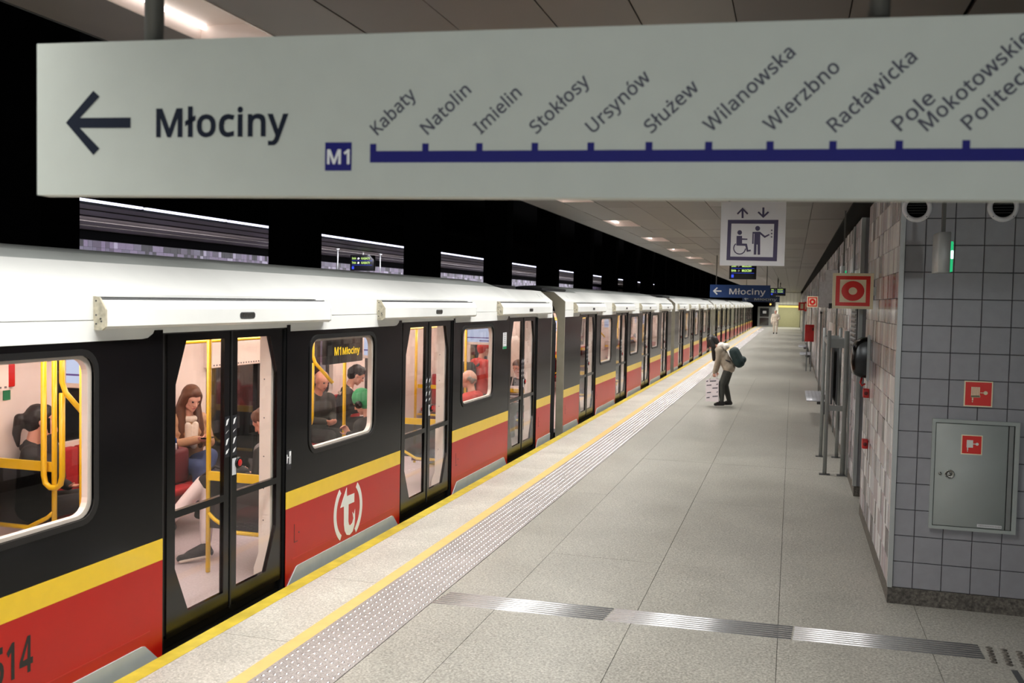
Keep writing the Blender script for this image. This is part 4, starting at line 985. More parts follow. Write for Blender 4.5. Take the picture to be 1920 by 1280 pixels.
wh = [(circ(305, 417, 28), []), ([(268, 457), (334, 457), (334, 487), (398, 490), (398, 505), (334, 505), (334, 548), (392, 550), (408, 625), (436, 620), (440, 640), (390, 648), (372, 576), (264, 573)], [])]
ar = []; ai = []
for i in range(25):
    t = math.radians(128+230*i/24-0); ar.append((303+77*math.cos(t), 606-75*math.sin(t))); ai.append((303+64*math.cos(t), 606-62*math.sin(t)))
wh.append((ar+ai[::-1], [])); lf(wh, 'wheelchair_pictogram')
lf([(circ(521, 368, 29), []), ([(460, 410), (550, 408), (608, 457), (656, 434), (664, 448), (604, 482), (552, 438), (550, 680), (520, 682), (520, 560), (507, 560), (504, 680), (473, 680), (482, 430), (474, 430), (472, 552), (454, 552)], [])], 'standing_pictogram')
lf([(rect(680, 697, 383, 399), []), (rect(679, 696, 422, 438), []), (rect(678, 695, 461, 477), [])], 'lift_buttons')
# hanging direction boards and displays
def hang_sign(x0, x1, z0, z1, y, name, label, arrow=True, txt='Młociny', bg=M['sign_blue'], fg=M['white_txt'], th=.12):
    t = thing(name, label, 'sign', ((x0+x1)/2, y, (z0+z1)/2))
    MB(t.location).box((x0, y, z0), (x1, y+th, z1), bg).build('board', t)
    for x in (x0+.1*(x1-x0), x1-.06*(x1-x0)): MB(t.location).tube([(x, y+th/2, z1), (x, y+th/2, CEIL)], .012, M['rod']).build('hanger', t)
    W = x1-x0; H = z1-z0; b = MB(t.location)
    ax, az = x0+.05*W, (z0+z1)/2; s = H*.3
    b.plate([(ax, az), (ax+s, az+s), (ax+s*1.25, az+s*.8), (ax+s*.62, az+s*.17), (ax+2.2*s, az+s*.17), (ax+2.2*s, az-s*.17), (ax+s*.62, az-s*.17), (ax+s*1.25, az-s*.8), (ax+s, az-s)], [], y-.003, y, PY, fg)
    b.build('arrow', t)
    b = MB(t.location); text(b, txt, PY, y-.003, fg, width=W*.60, cap=H*.43, pos=(x0+.325*W, z0+.27*H), bold=.012); b.build('lettering', t)
    return t
hang_sign(-2.155, -.59, 2.425, 2.765, 26, 'direction_sign', 'dark blue hanging board with white arrow and destination, under the lift board')
hang_sign(-2.35, -.62, 2.38, 2.66, 47, 'direction_sign', 'small dim blue hanging board below the far green display', bg=M['navy'], fg=M['steel'])
def display(x0, x1, z0, z1, y, label, lines, face=-1, top=CEIL):
    t = thing('departure_display', label, 'display', ((x0+x1)/2, y, (z0+z1)/2))
    b = MB(t.location).bevbox((x0, y, z0), (x1, y+.1, z1), .012, M['display_blk']); b.build('case', t)
    MB(t.location).tube([((x0+x1)/2, y+.05, z1), ((x0+x1)/2, y+.05, top)], .03, M['rod']).build('hanger', t)
    W = x1-x0; H = z1-z0; b = MB(t.location)
    for i, (a, d) in enumerate(lines):
        z = z1-H*(.27+.28*i)
        text(b, a, PY, y-.002, M['led_g'], width=W*.17, cap=H*.13, pos=(x0+.08*W, z), bold=.02)
        text(b, d, PY, y-.002, M['led_g'], width=W*.36, cap=H*.13, pos=(x0+.47*W, z), bold=.02)
        b.plate([(x0+.31*W, z), (x0+.36*W, z), (x0+.40*W, z+.06*H), (x0+.36*W, z+.12*H), (x0+.33*W, z+.12*H)], [], y-.002, y-.001, PY, M['white_txt'])
    b.build('lettering', t)
    b = MB(t.location)
    for i in (0, 1): b.box((x0+.08*W, y-.002, z1-H*(.36+.28*i)), (x0+.92*W, y-.001, z1-H*(.345+.28*i)), M['led_b'])
    b.box((x0+.08*W, y-.002, z0+.1*H), (x0+.17*W, y-.001, z0+.28*H), M['led_b']); b.build('rule_lines', t)
display(-1.28, -.74, 2.763, 3.11, 20, 'black departure display directly below the white lift board', [('2min', 'MŁOCINY'), ('6min', 'MŁOCINY')])
display(-1.15, -.38, 2.72, 3.1, 50, 'small far departure display right of the blue direction board', [('2min', 'MŁOCINY'), ('6min', 'MŁOCINY')])
display(-12.95, -12.15, 3.03, 3.5, 26.3, 'departure display over the opposite platform showing trains to Kabaty', [('3min', 'KABATY'), ('7min', 'KABATY')], top=3.6)
for y, l in ((24.6, 'thin pale rod hanging left of the opposite departure display'), (27.5, 'thin pale rod hanging right of the opposite departure display')):
    t = thing('hanging_rod', l, 'rod', (-12.5, y, 2.5)); MB(t.location).tube([(-12.5, y, 2.3), (-12.5, y, 3.6)], .015, M['steel']).build('shaft', t); MB(t.location).lathe([(.05, 0), (.05, .02), (0, .02)], (-12.5, y, 3.58), (0, 0, 1), M['poster'], 8).build('ceiling_plate', t)
t = thing('security_camera', 'small white security camera under the ceiling near the end wall', 'camera', (-.75, 58, 3.3))
MB(t.location).bevbox((-.87, 57.6, 3.1), (-.63, 58.3, 3.3), .04, M['lift_white']).build('housing', t)
MB(t.location).tube([(-.75, 58, 3.29), (-.75, 58, CEIL)], .03, M['rod']).build('bracket', t)
# fire signs on the side wall
def alarm_sign(y, x0, x1, z0, z1, label):
    t = thing('fire_alarm_sign', label, 'sign', ((x0+x1)/2, y, (z0+z1)/2))
    cx, cz, h = (x0+x1)/2, (z0+z1)/2, (x1-x0)/2; k = (z1-z0)/(x1-x0)
    q = lambda s: [(cx-s*h, cz-s*h*k), (cx+s*h, cz-s*h*k), (cx+s*h, cz+s*h*k), (cx-s*h, cz+s*h*k)]
    MB(t.location).plate(q(1), [], y, y+.02, PY, M['cream']).build('plate', t)
    MB(t.location).plate(q(.84), [q(.64)], y-.002, y, PY, M['red_sign']).build('red_frame', t)
    ell = lambda r: [(cx+r*h*math.cos(a*.2618), cz+r*h*k*math.sin(a*.2618)) for a in range(24)]
    MB(t.location).plate(ell(.56), [ell(.21)], y-.002, y, PY, M['red_sign']).build('red_ring', t)
    MB(t.location).box((x1, y, cz-.04), (WX, y+.02, cz+.04), M['trim']).build('bracket', t)
alarm_sign(9.72, .362, .735, 2.232, 2.575, 'larger red and cream fire alarm sign, nearest on the side wall')
alarm_sign(30.2, .40, .72, 2.20, 2.54, 'smaller red and cream fire alarm sign, farther along the side wall')
for y, x0, x1, l in ((44, .48, .58, 'narrow red sign edge just left of the farther fire alarm sign'), (52, .27, .62, 'leftmost tiny red fire sign high on the far side wall')):
    t = thing('fire_sign', l, 'sign', ((x0+x1)/2, y, 2.25))
    MB(t.location).box((x0, y, 2.0), (x1, y+.02, 2.42), M['red_sign']).build('plate', t)
    MB(t.location).box((x0+.3*(x1-x0), y-.002, 2.08), (x0+.7*(x1-x0), y, 2.34), M['cream']).build('symbol', t)
    MB(t.location).box((x1, y, 2.2), (WX, y+.02, 2.24), M['trim']).build('bracket', t)
# hose reel signs and cabinet on the front wall
def hose_sign(x0, x1, z0, z1, y, label, parent=None):
    if parent is None:
        t = thing('hose_reel_sign', label, 'sign', ((x0+x1)/2, y, (z0+z1)/2)); off = t.location
    else: t = MB().box((x0, y-.002, z0), (x1, y, z1), M['cream']).build('hose_sign', parent, label=label); off = Vector((0, 0, 0))
    W = x1-x0; H = z1-z0; U = lambda u, v, w: (x0+u*W, w, z0+v*H)
    if parent is None: MB(off).box((x0, y-.004, z0), (x1, y, z1), M['cream']).build('plate', t); yy = y-.004
    else: yy = y-.002
    MB(off).plate(rect(.045, .955, .045, .955), [], yy-.001, yy, U, M['red_sign']).build('red_field', t)
    b = MB(off)
    if parent is None:
        for k in range(6): b.plate(rect(.25+k*.052, .25+k*.052+.038, .36, .77), [], yy-.002, yy-.001, U, M['cream'])
    b.plate(rect(.24, .57, .37, .44) if parent is None else rect(.26, .56, .36, .74), [], yy-.002, yy-.001, U, M['cream'])
    b.plate(rect(.57, .7, .535, .565), [], yy-.002, yy-.001, U, M['cream']); b.plate(circ(.75, .55, .075, 14), [], yy-.002, yy-.001, U, M['cream'])
    b.plate(rect(.285, .33, .24, .37), [], yy-.002, yy-.001, U, M['cream']); b.plate(circ(.305, .19, .022, 8), [], yy-.002, yy-.001, U, M['cream'])
    b.build('hose_symbol', t)
hose_sign(1.238, 1.432, 1.532, 1.722, WY-.002, 'red hose reel sign on grey tiles above the metal cabinet')
cx0, cx1, cz0, cz1 = 1.030, 1.620, .604, 1.43
t = thing('hydrant_cabinet', 'grey metal hydrant cabinet set on the tiled wall', 'cabinet', (1.325, WY, cz0))
MB(t.location).plate(rect(cx0, cx1, cz0, cz1), [rect(cx0+.022, cx1-.03, cz0+.024, cz1-.026)], WY-.028, WY-.001, PY, M['cab']).build('frame', t)
MB(t.location).box((cx0+.022, WY-.009, cz0+.024), (cx1-.03, WY-.001, cz1-.026), M['cab_dark']).build('gap', t)
d = MB(t.location).bevbox((cx0+.026, WY-.023, cz0+.028), (1.545, WY-.01, cz1-.031), .003, M['cab'], 1).build('door', t)
MB(t.location).box((1.551, WY-.020, cz0+.028), (1.582, WY-.01, cz1-.031), M['steel']).build('hinge_strip', t)
off = t.location.copy()
def dchild(b, nm, **k): return b.build(nm, d, **k)
dchild(MB(off).lathe([(.034, 0), (.034, .004), (.028, .006), (.026, .003), (.010, .003), (.008, .005), (0, .005)], (1.161, WY-.023, 1.020), (0, -1, 0), M['chrome'], 20), 'lock', label='round recessed lock')
dchild(MB(off).lathe([(.012, 0), (.012, .005), (.008, .009), (0, .009)], (1.094, WY-.023, 1.022), (0, -1, 0), M['chrome'], 12), 'screw')
b = MB(off).box((1.36, WY-.0245, .640), (1.526, WY-.023, .662), M['poster'])
for k in range(14): b.box((1.37+k*.011, WY-.025, .648), (1.377+k*.011, WY-.0245, .654), M['steel'])
dchild(b, 'door_label', label='small white label strip')
x0, x1, z0, z1 = 1.230, 1.374, 1.176, 1.322; y = WY-.023
U = lambda u, v, w: (x0+u*(x1-x0), w, z0+v*(z1-z0))
b = MB(off).plate(rect(0, 1, 0, 1), [], y-.0015, y, U, M['cream']).plate(rect(.05, .95, .05, .95), [], y-.0025, y-.0015, U, M['red_sign'])
for p in (rect(.26, .56, .36, .74), rect(.56, .7, .53, .57), circ(.75, .55, .075, 14), rect(.285, .34, .22, .37), circ(.31, .17, .025, 8)): b.plate(p, [], y-.0035, y-.0025, U, M['white_sign'])
dchild(b, 'hose_sticker', label='red hose reel sticker')
# round wall speakers, exit lamp
for x, l in ((.865, 'left of two round white wall vents over the tiles'), (1.449, 'right of two round white wall vents over the tiles')):
    t = thing('round_vent', l, 'vent', (x, WY, 3.0))
    MB(t.location).lathe([(.107, 0), (.104, .014), (.092, .022), (.074, .018), (.072, .004)], (x, WY-.001, 3.0), (0, -1, 0), M['lift_white'], 28).build('ring', t)
    MB(t.location).lathe([(.073, 0), (.0, 0)], (x, WY-.004, 3.0), (0, -1, 0), M['black'], 24).build('cone', t)
    for k in range(5): MB(t.location).tube([(x-.066, WY-.011, 2.96+.02*k), (x+.066, WY-.011, 2.96+.02*k)], .0025, M['steel_dk'], 5).build('grille_bar', t)
    b = MB(t.location)
    for a in (225, 315): b.lathe([(.005, 0), (0, .003)], (x+.094*math.cos(math.radians(a)), WY-.021, 3.0+.094*math.sin(math.radians(a))), (0, -1, 0), M['steel_dk'], 6)
    b.build('screws', t)
def exit_lamp(x, y, z0, z1, label, w=.075, d=.28):
    t = thing('exit_lamp', label, 'exit light', (x, y, z1))
    MB(t.location).bevbox((x, y, z0), (x+w, y+d, z1), .004, M['trim'], 1).build('housing', t)
    MB(t.location).bevbox((x+w, y+.02, z0+.005), (x+w+.02, y+d-.02, z1-.06), .008, M['led_green_lamp']).build('green_panel', t)
    MB(t.location).bevbox((x+w+.004, y+.015, z0+.09), (x+w+.021, y+.05, z1-.12), .006, M['exit_core']).build('lamp_core', t)
    MB(t.location).box((x+.035, y+d*.4, z1), (x+.055, y+d*.6, CEIL), M['rod']).build('hanger', t)
exit_lamp(.905, 6.8, 2.49, 2.757, 'exit lamp glowing green at its edge, hanging before the tiled wall')
exit_lamp(.60, 13.6, 2.56, 2.80, 'small green exit lamp above the larger fire alarm sign', .06, .2)
# black hood, red boxes
t = thing('phone_hood', 'glossy black rounded phone hood on the mosaic wall', 'hood', (.66, 10.4, 1.53))
b = MB(t.location); vs = []; fs = []; n = 14; mm = 12
hp = [(.76, 1.525), (.70, 1.525), (.655, 1.535), (.615, 1.56), (.60, 1.60), (.59, 1.68), (.592, 1.76), (.60, 1.82), (.62, 1.875), (.655, 1.915), (.70, 1.94), (.76, 1.945)]
sec = [(-.17, .80), (-.165, .9), (-.14, .97), (-.1, 1.0), (.1, 1.0), (.14, .97), (.165, .9), (.17, .8)]
for yy, s in sec: vs += [(.76-(.76-px)*s, 10.4+yy, 1.735+(pz-1.735)*s) for px, pz in hp]
k = len(hp)
for i in range(len(sec)-1):
    for j in range(k-1): fs.append((i*k+j, i*k+j+1, (i+1)*k+j+1, (i+1)*k+j))
fs += [tuple(range(k)), tuple(range((len(sec)-1)*k, len(sec)*k))]
b.faces(vs, fs, M['blk_plastic'], True); b.build('shell', t)
MB(t.location).box((.735, 10.21, 1.5), (.76, 10.235, 1.97), M['trim']).build('wall_plate', t)
MB(t.location).tube([(.70, 10.3, 1.53), (.685, 10.28, 1.48), (.70, 10.26, 1.45), (.73, 10.27, 1.47)], .01, M['red_bin']).build('cord', t, label='dark red cord')
for z, y, l in ((1.385, 10.12, 'upper small red box on the mosaic wall below the black hood'), (.885, 10.02, 'lower small red box on the mosaic wall')):
    t = thing('red_wall_box', l, 'box', (.73, y, z))
    MB(t.location).bevbox((.705, y, z-.045), (.76, y+.1, z+.045), .006, M['red_bin']).build('case', t)
    MB(t.location).lathe([(.02, 0), (.018, .004), (0, .004)], (.733, y, z), (0, -1, 0), M['seat_shell'], 10).build('button', t)
t = thing('louvre_panel', 'grey louvred wall grille between the fire alarm sign and the black hood', 'vent', (.74, 12.1, 1.95))
MB(t.location).box((.735, 12.05, 1.75), (.748, 13.0, 2.5), M['steel_dk']).build('backing', t)
for k in range(12): MB(t.location).plate([(.718, 1.78+k*.06), (.735, 1.79+k*.06), (.735, 1.81+k*.06), (.715, 1.80+k*.06)], [], 12.07, 12.98, PY, M['steel']).build('slat', t)
# steel stand with posts
t = thing('steel_stand', 'tall grey steel stand of four posts beside the side wall', 'stand', (.6, 14, 0))
for x, y, w in ((.475, 13.3, .05), (.70, 13.3, .06), (.465, 14.86, .05), (.69, 14.86, .05)):
    q = MB(t.location).bevbox((x-w/2, y-.03, .006), (x+w/2, y+.03, 1.93), .004, M['steel'], 1).build('post', t)
    MB(t.location).box((x-.07, y-.06, 0), (x+.07, y+.06, .008), M['steel_dk']).build('foot_plate', q)
for z0, z1 in ((1.70, 1.82), (.86, .93)):
    MB(t.location).box((.50, 13.285, z0), (.67, 13.315, z1), M['steel']).build('cross_rail', t)
    MB(t.location).box((.49, 14.845, z0), (.665, 14.875, z1), M['steel']).build('cross_rail', t)
for x in (.475, .69): MB(t.location).box((x-.02, 13.33, 1.74), (x+.02, 14.83, 1.80), M['steel']).build('side_rail', t)
for x in (.535, .60): MB(t.location).box((x-.012, 13.45, .93), (x+.012, 14.7, 1.70), M['steel_dk']).build('dark_panel', t)
# benches
def bench(y0, y1, label, x0=.30):
    t = thing('platform_bench', label, 'bench', (.53, (y0+y1)/2, 0), 0, 'perforated steel benches along the side wall')
    s = MB(t.location).bevbox((x0, y0, .43), (.70, y1, .455), .006, M['perf'], 1).build('seat', t)
    b = MB(t.location)
    for i in range(5):
        for k in range(int((y1-y0)/.12)): b.lathe([(.018, 0), (.0, .0)], (x0+.06+i*.07, y0+.08+k*.12, .4555), (0, 0, 1), M['steel_dk'], 6)
    b.build('perforations', s, kind='stuff')
    for y in (y0+.25, y1-.25):
        MB(t.location).box((.50, y-.03, .36), (.70, y+.03, .43), M['steel_dk']).build('bracket', t)
        MB(t.location).box((.66, y-.04, .0), (.72, y+.04, .36), M['steel_dk']).build('leg', t)
bench(18.9, 21.0, 'nearer perforated steel bench, just behind the steel stand')
bench(36.5, 38.6, 'middle perforated steel bench, by the red cabinet')
bench(43, 45.4, 'farthest perforated steel bench beyond the red cabinet')
t = thing('red_cabinet', 'red extinguisher cabinet on a grey post by the far benches', 'cabinet', (.56, 34, 0))
d = MB(t.location).bevbox((.42, 34, 1.02), (.72, 34.3, 1.60), .012, M['red_bin']).build('case', t)
MB(t.location).box((.66, 33.985, 1.4), (.70, 34, 1.5), M['rubber']).build('latch', t)
for x in (.5, .64): MB(t.location).box((x-.02, 34.1, 0), (x+.02, 34.16, 1.03), M['steel']).build('leg', t)
# posters and vertical fittings on the side wall
for y, z0, z1, l in ((16.6, 2.28, 2.85, 'white notice frame high on the side wall left of the larger fire alarm sign'), (20.5, 2.2, 2.75, 'second white notice frame high on the side wall, farther off')):
    t = thing('notice_frame', l, 'frame', (WX-.02, y, z0))
    MB(t.location).box((WX-.06, y, z0), (WX-.021, y+1.3, z1), M['steel_dk']).build('frame', t)
    MB(t.location).box((WX-.064, y+.05, z0+.05), (WX-.06, y+1.25, z1-.05), M['poster']).build('sheet', t)
    MB(t.location).box((.5, y, z0+.02), (WX-.06, y+.02, z1), M['poster']).build('side_sheet', t)
for y, l in ((26, 'grey wall pipe between the nearer bench and the red cabinet'), (62, 'grey steel locker far along the side wall')):
    t = thing('wall_fitting', l, 'fitting', (.7, y, 0))
    MB(t.location).box((.6 if y > 30 else .69, y, 0.02), (.735, y+.12*(1+y/30), 2.05), M['steel']).build('body', t)
    MB(t.location).box((.6 if y > 30 else .68, y-.01, 2.05), (.74, y+.13*(1+y/30), 2.1), M['steel_dk']).build('cap', t)
# ------------------------------------------------------------------ people
def _cap(vs, fs, a, ra, b, rb, n=10):
    a = np.array(a, float); b = np.array(b, float); d = b-a; L = np.linalg.norm(d)
    d = d/L if L > 1e-6 else np.array([0, 0, 1.])
    e = np.array([0, 0, 1.]) if abs(d[2]) < .9 else np.array([1., 0, 0])
    u = np.cross(d, e); u /= np.linalg.norm(u); v = np.cross(d, u)
    rings = [(a, ra, -90)]+[(a, ra, t) for t in (-60, -30, 0)]+[(b, rb, t) for t in (0, 30, 60)]+[(b, rb, 90)]
    k0 = len(vs); out = []
    for c, r, t in rings:
        t = math.radians(t); cc = c+d*r*math.sin(t); rr = r*math.cos(t)
        if rr < 1e-6: vs.append(tuple(cc)); out.append([len(vs)-1])
        else:
            q = []
            for i in range(n):
                f = 2*math.pi*i/n; vs.append(tuple(cc+rr*(math.cos(f)*u+math.sin(f)*v))); q.append(len(vs)-1)
            out.append(q)
    for A, B in zip(out[:-1], out[1:]):
        for i in range(n):
            if len(A) == 1: fs.append((A[0], B[i], B[(i+1) % n]))
            elif len(B) == 1: fs.append((A[i], B[0], A[(i+1) % n]))
            else: fs.append((A[i], B[i], B[(i+1) % n], A[(i+1) % n]))
def blob(name, caps, m, parent, voxel=.012, smooth=4, **k):
    vs = []; fs = []
    off = parent.location if parent.parent is None else Vector((0, 0, 0))
    for c in caps: _cap(vs, fs, *c)
    vs = [tuple(Vector(v)-off) for v in vs]
    me = D.meshes.new(name+'_src'); me.from_pydata(vs, [], fs)
    bm = bmesh.new(); bm.from_mesh(me); bmesh.ops.recalc_face_normals(bm, faces=list(bm.faces)); bm.to_mesh(me); bm.free()
    ob = D.objects.new('src', me); COL.objects.link(ob)
    r = ob.modifiers.new('r', 'REMESH'); r.mode = 'VOXEL'; r.voxel_size = voxel; r.use_smooth_shade = True
    s = ob.modifiers.new('s', 'SMOOTH'); s.factor = .5; s.iterations = smooth
    dg = bpy.context.evaluated_depsgraph_get()
    res = D.meshes.new_from_object(ob.evaluated_get(dg))
    D.objects.remove(ob); D.meshes.remove(me)
    res.materials.clear(); res.materials.append(m)
    o = link(name, res, parent); prop(o, **k); return o
def unit(v): v = np.array(v, float); return v/np.linalg.norm(v)
def hand(caps, w, d, nrm, side, curl=.5, s=1.0):
    """palm from wrist w along d, palm facing nrm; thumb towards side"""
    d = unit(d); nrm = unit(np.array(nrm)-d*np.dot(nrm, d)); t = np.cross(d, nrm)*side
    w = np.array(w, float)
    for q in (-.026, -.009, .009, .026):
        caps.append((w+t*q*.6*s, .013*s, w+d*.085*s+t*q*s, .0125*s))
    for q, L in ((.028, .068), (.0095, .078), (-.0095, .072), (-.028, .056)):
        a = w+d*.09*s+t*q*s; ang = curl
        b = a+(d*math.cos(ang)+nrm*math.sin(ang))*L*.55*s
        c = b+(d*math.cos(ang*2.1)+nrm*math.sin(ang*2.1))*L*.5*s
        caps += [(a, .0095*s, b, .0085*s), (b, .0085*s, c, .0075*s)]
    a = w+d*.025*s+t*.026*s; b = a+(d*.6+t*.7+nrm*.35)*.045*s; c = b+(d*.8+t*.05+nrm*.6)*.036*s
    caps += [(a, .013*s, b, .0105*s), (b, .0105*s, c, .009*s)]
class Person:
    def __init__(s, label, hip, face, lean=0, head=(0, 0), scale=1.0, lside=0, group=None):
        s.t = thing('person', label, 'person', tuple(hip[:2])+(0.0 if hip[2] < 1.2 else 0,), 0, group)
        s.hip = np.array(hip, float); a = math.radians(face); s.k = scale
        s.f = np.array([math.cos(a), math.sin(a), 0]); s.l = np.array([-math.sin(a), math.cos(a), 0]); s.u = np.array([0, 0, 1.])
        L = math.radians(lean)
        s.sp = unit(s.f*math.sin(L)+s.u*math.cos(L)+s.l*lside)
        s.sf = unit(np.cross(s.l, s.sp)) if False else unit(s.f*math.cos(L)-s.u*math.sin(L))
        hy, hp = math.radians(head[0]), math.radians(head[1])
        f2 = s.f*math.cos(hy)+s.l*math.sin(hy); s.hl = -s.f*math.sin(hy)+s.l*math.cos(hy)
        s.hf = f2*math.cos(hp)-s.u*math.sin(hp); s.hu = unit(np.cross(s.hf, s.hl))
        s.neck = s.hip+s.sp*.50*scale
        s.head = s.neck+(unit(s.sp*.8+s.hf*.28)*.155)*scale+s.hu*.03*scale
    def P(s, a, b, c): return s.hip+(s.f*a+s.l*b+s.u*c)*s.k
    def T(s, a, b, c): return s.hip+(s.sf*a+s.l*b+s.sp*c)*s.k      # torso frame
    def H(s, a, b, c): return s.head+(s.hf*a+s.hl*b+s.hu*c)*s.k
    def build(s, arms, legs, skin, top, bottom, shoe, hair=None, hair_mat=None, voxel=.009, female=False, coat=0, sole=None, collar=None, lash=True, top_name='jacket'):
        k = s.k; body = []; sh = .168 if female else .19
        T, H, P = s.T, s.H, s.P
        r = lambda x: x*k
        # torso
        tors = [(T(0, -.07, .0), .105, T(0, .07, .0), .105), (T(0, -.05, .17), .098, T(0, .05, .17), .098), (T(.01, -.075, .33), .1, T(.01, .075, .33), .1),
                (T(0, -sh+.02, .43), .06, T(0, sh-.02, .43), .06), (T(0, -.06, 0), .1, T(0, -.06, .33), .09), (T(0, .06, 0), .1, T(0, .06, .33), .09)]
        body += [(a, r(x), b, r(y)) for a, x, b, y in tors]
        body += [(T(0, 0, .44), r(.062), s.neck+(s.head-s.neck)*.2, r(.054)), (s.neck, r(.052), H(-.02, 0, -.05), r(.05))]
        body += [(H(-.012, 0, .035), r(.09), H(-.012, 0, .035), r(.09)), (H(-.05, 0, .02), r(.072), H(-.04, 0, -.01), r(.066)),
                 (H(.035, 0, .03), r(.068), H(.04, 0, -.045), r(.05)), (H(.05, -.022, -.02), r(.036), H(.05, .022, -.02), r(.036)),
                 (H(.03, -.03, -.06), r(.034), H(.065, 0, -.093), r(.022)), (H(.03, .03, -.06), r(.034), H(.065, 0, -.093), r(.022)),
                 (H(.097, 0, .012), r(.008), H(.113, 0, -.026), r(.0125)), (H(.096, -.013, -.03), r(.009), H(.096, .013, -.03), r(.009)),
                 (H(.086, -.03, .032), r(.0125), H(.09, -.01, .028), r(.012)), (H(.086, .03, .032), r(.0125), H(.09, .01, .028), r(.012)),
                 (H(.083, -.016, -.062), r(.0105), H(.083, .016, -.062), r(.0105))]
        for q in (-1, 1): body += [(H(-.005, q*.083, .018), r(.013), H(.0, q*.083, -.03), r(.010)), (H(-.018, q*.088, .01), r(.009), H(-.012, q*.087, -.012), r(.009))]
        jk = [(a, r(x+.022+coat*.01), b, r(y+.022+coat*.01)) for a, x, b, y in tors]
        jk += [(T(-.01, -.07, .445), r(.07), T(-.01, .07, .445), r(.07)), (T(-.02, 0, .46), r(.07), T(-.015, 0, .485), r(.064))]
        for q, (el, wr, hd, hn, cu) in zip((1, -1), arms):
            S = T(0, q*sh, .425); E = np.array(el); W = np.array(wr)
            body += [(S, r(.056), E, r(.041)), (E, r(.041), W, r(.028))]
            hand(body, W, hd if hd is not None else W-E, hn, q, cu, k*(.92 if female else 1))
            jk += [(S, r(.076), E, r(.058)), (E, r(.058), W-unit(W-E)*.0, r(.044))]
        tr = [(P(0, -.08, 0), r(.125), P(0, .08, 0), r(.125)), (T(0, -.06, .1), r(.105), T(0, .06, .1), r(.105))]
        feet = []
        for q, (kn, an, toe) in zip((1, -1), legs):
            hp = P(0, q*.09, -.02); kn = np.array(kn); an = np.array(an); toe = np.array(toe)
            body += [(hp, r(.082), kn, r(.055)), (kn, r(.055), kn*.55+an*.45, r(.05)), (kn*.55+an*.45, r(.05), an, r(.036))]
            dt = unit(toe-an); body += [(an, r(.036), an+dt*.1*k+np.array([0, 0, -.03]), r(.028))]
            tr += [(hp, r(.1), kn, r(.074)), (kn, r(.074), kn*.55+an*.45, r(.066)), (kn*.55+an*.45, r(.066), kn*.1+an*.9, r(.052))]
            feet.append((an, toe))
        if coat > 1:
            for q, (kn, an, toe) in zip((1, -1), legs):
                jk += [(P(0, q*.08, 0), r(.13), P(0, q*.085, -.0)*.45+np.array(kn)*.55, r(.115))]
        blob('body', body, skin, s.t, voxel, 3)
        blob(top_name, jk, top, s.t, .014, 4)
        blob('trousers', tr, bottom, s.t, .014, 4)
        for an, toe in feet:
            d = unit((toe-an)*np.array([1, 1, .0])+1e-6) if abs((toe-an)[2]) < .13 else unit(toe-an)
            dn = np.array([0, 0, -1.]); heel = an-d*.035*k
            bl = an+dn*.055*k
            sc = [(an, r(.048), heel+dn*.05*k, r(.038)), (heel+dn*.05*k, r(.038), toe, r(.034)), (an, r(.045), an*.35+toe*.65, r(.036))]
            sh_o = blob('shoe', sc, shoe, s.t, .009, 3)
            if sole:
                z = min(heel[2]-.09*k, toe[2]-.034*k)
                e = [(heel+dn*.079*k, r(.018), toe+dn*.02*k, r(.02))]
                sd = unit(np.cross(d, [0, 0, 1.]))
                e = [(heel+dn*.074*k+sd*q, r(.017), toe+dn*.022*k+sd*q, r(.017)) for q in (-.022*k, 0, .022*k)]
                blob('sole', [(a-np.array(s.t.location), x, b-np.array(s.t.location), y) for a, x, b, y in e], sole, sh_o, .008, 2)
        for q in (-1, 1):
            e = MB(s.t.location); c = H(.0845, q*.031, .012); e.ell(c, (r(.0115),)*3, M['eye'], 8, 6); e.build('eye', s.t)
        blob('mouth', [(H(.0905, -.017, -.062), r(.0045), H(.094, 0, -.0605), r(.0055)), (H(.094, 0, -.0605), r(.0055), H(.0905, .017, -.062), r(.0045))], M['lip'], s.t, .003, 1)
        hm = hair_mat
        if hair:
            hc = []
            if hair == 'fringe':
                for q in (-1, 1): hc += [(H(-.05, q*.066, .02), r(.03), H(-.07, q*.045, -.03), r(.03)), (H(-.02, q*.082, .02), r(.012), H(-.02, q*.08, -.0), r(.012))]
                hc += [(H(-.085, -.03, .0), r(.03), H(-.085, .03, .0), r(.03))]
            else:
                hc += [(H(-.022, 0, .05), r(.097), H(-.022, 0, .05), r(.097)), (H(-.055, 0, .02), r(.083), H(-.05, 0, -.02), r(.07)), (H(.02, 0, .075), r(.074), H(.03, 0, .08), r(.066))]
                for q in (-1, 1): hc += [(H(-.02, q*.06, .03), r(.04), H(-.02, q*.066, -.005), r(.026)), (H(.045, q*.042, .075), r(.03), H(.02, q*.06, .05), r(.034))]
            if hair == 'long':
                for q in (-1, 1):
                    hc += [(H(.01, q*.07, .03), r(.04), H(-.01, q*.085, -.08), r(.04)), (H(-.01, q*.085, -.08), r(.042), T(.085, q*.10, .36), r(.05)), (T(.085, q*.10, .36), r(.05), T(.115, q*.10, .2), r(.03)),
                           (H(-.05, q*.05, -.02), r(.05), T(-.06, q*.08, .4), r(.06)), (T(-.06, q*.08, .4), r(.06), T(-.1, q*.06, .22), r(.04))]
            if hair == 'pony':
                hc += [(H(-.11, 0, .03), r(.03), H(-.15, 0, .02), r(.04)), (H(-.15, 0, .02), r(.042), H(-.16, 0, -.1), r(.034)), (H(-.16, 0, -.1), r(.034), H(-.14, 0, -.2), r(.015))]
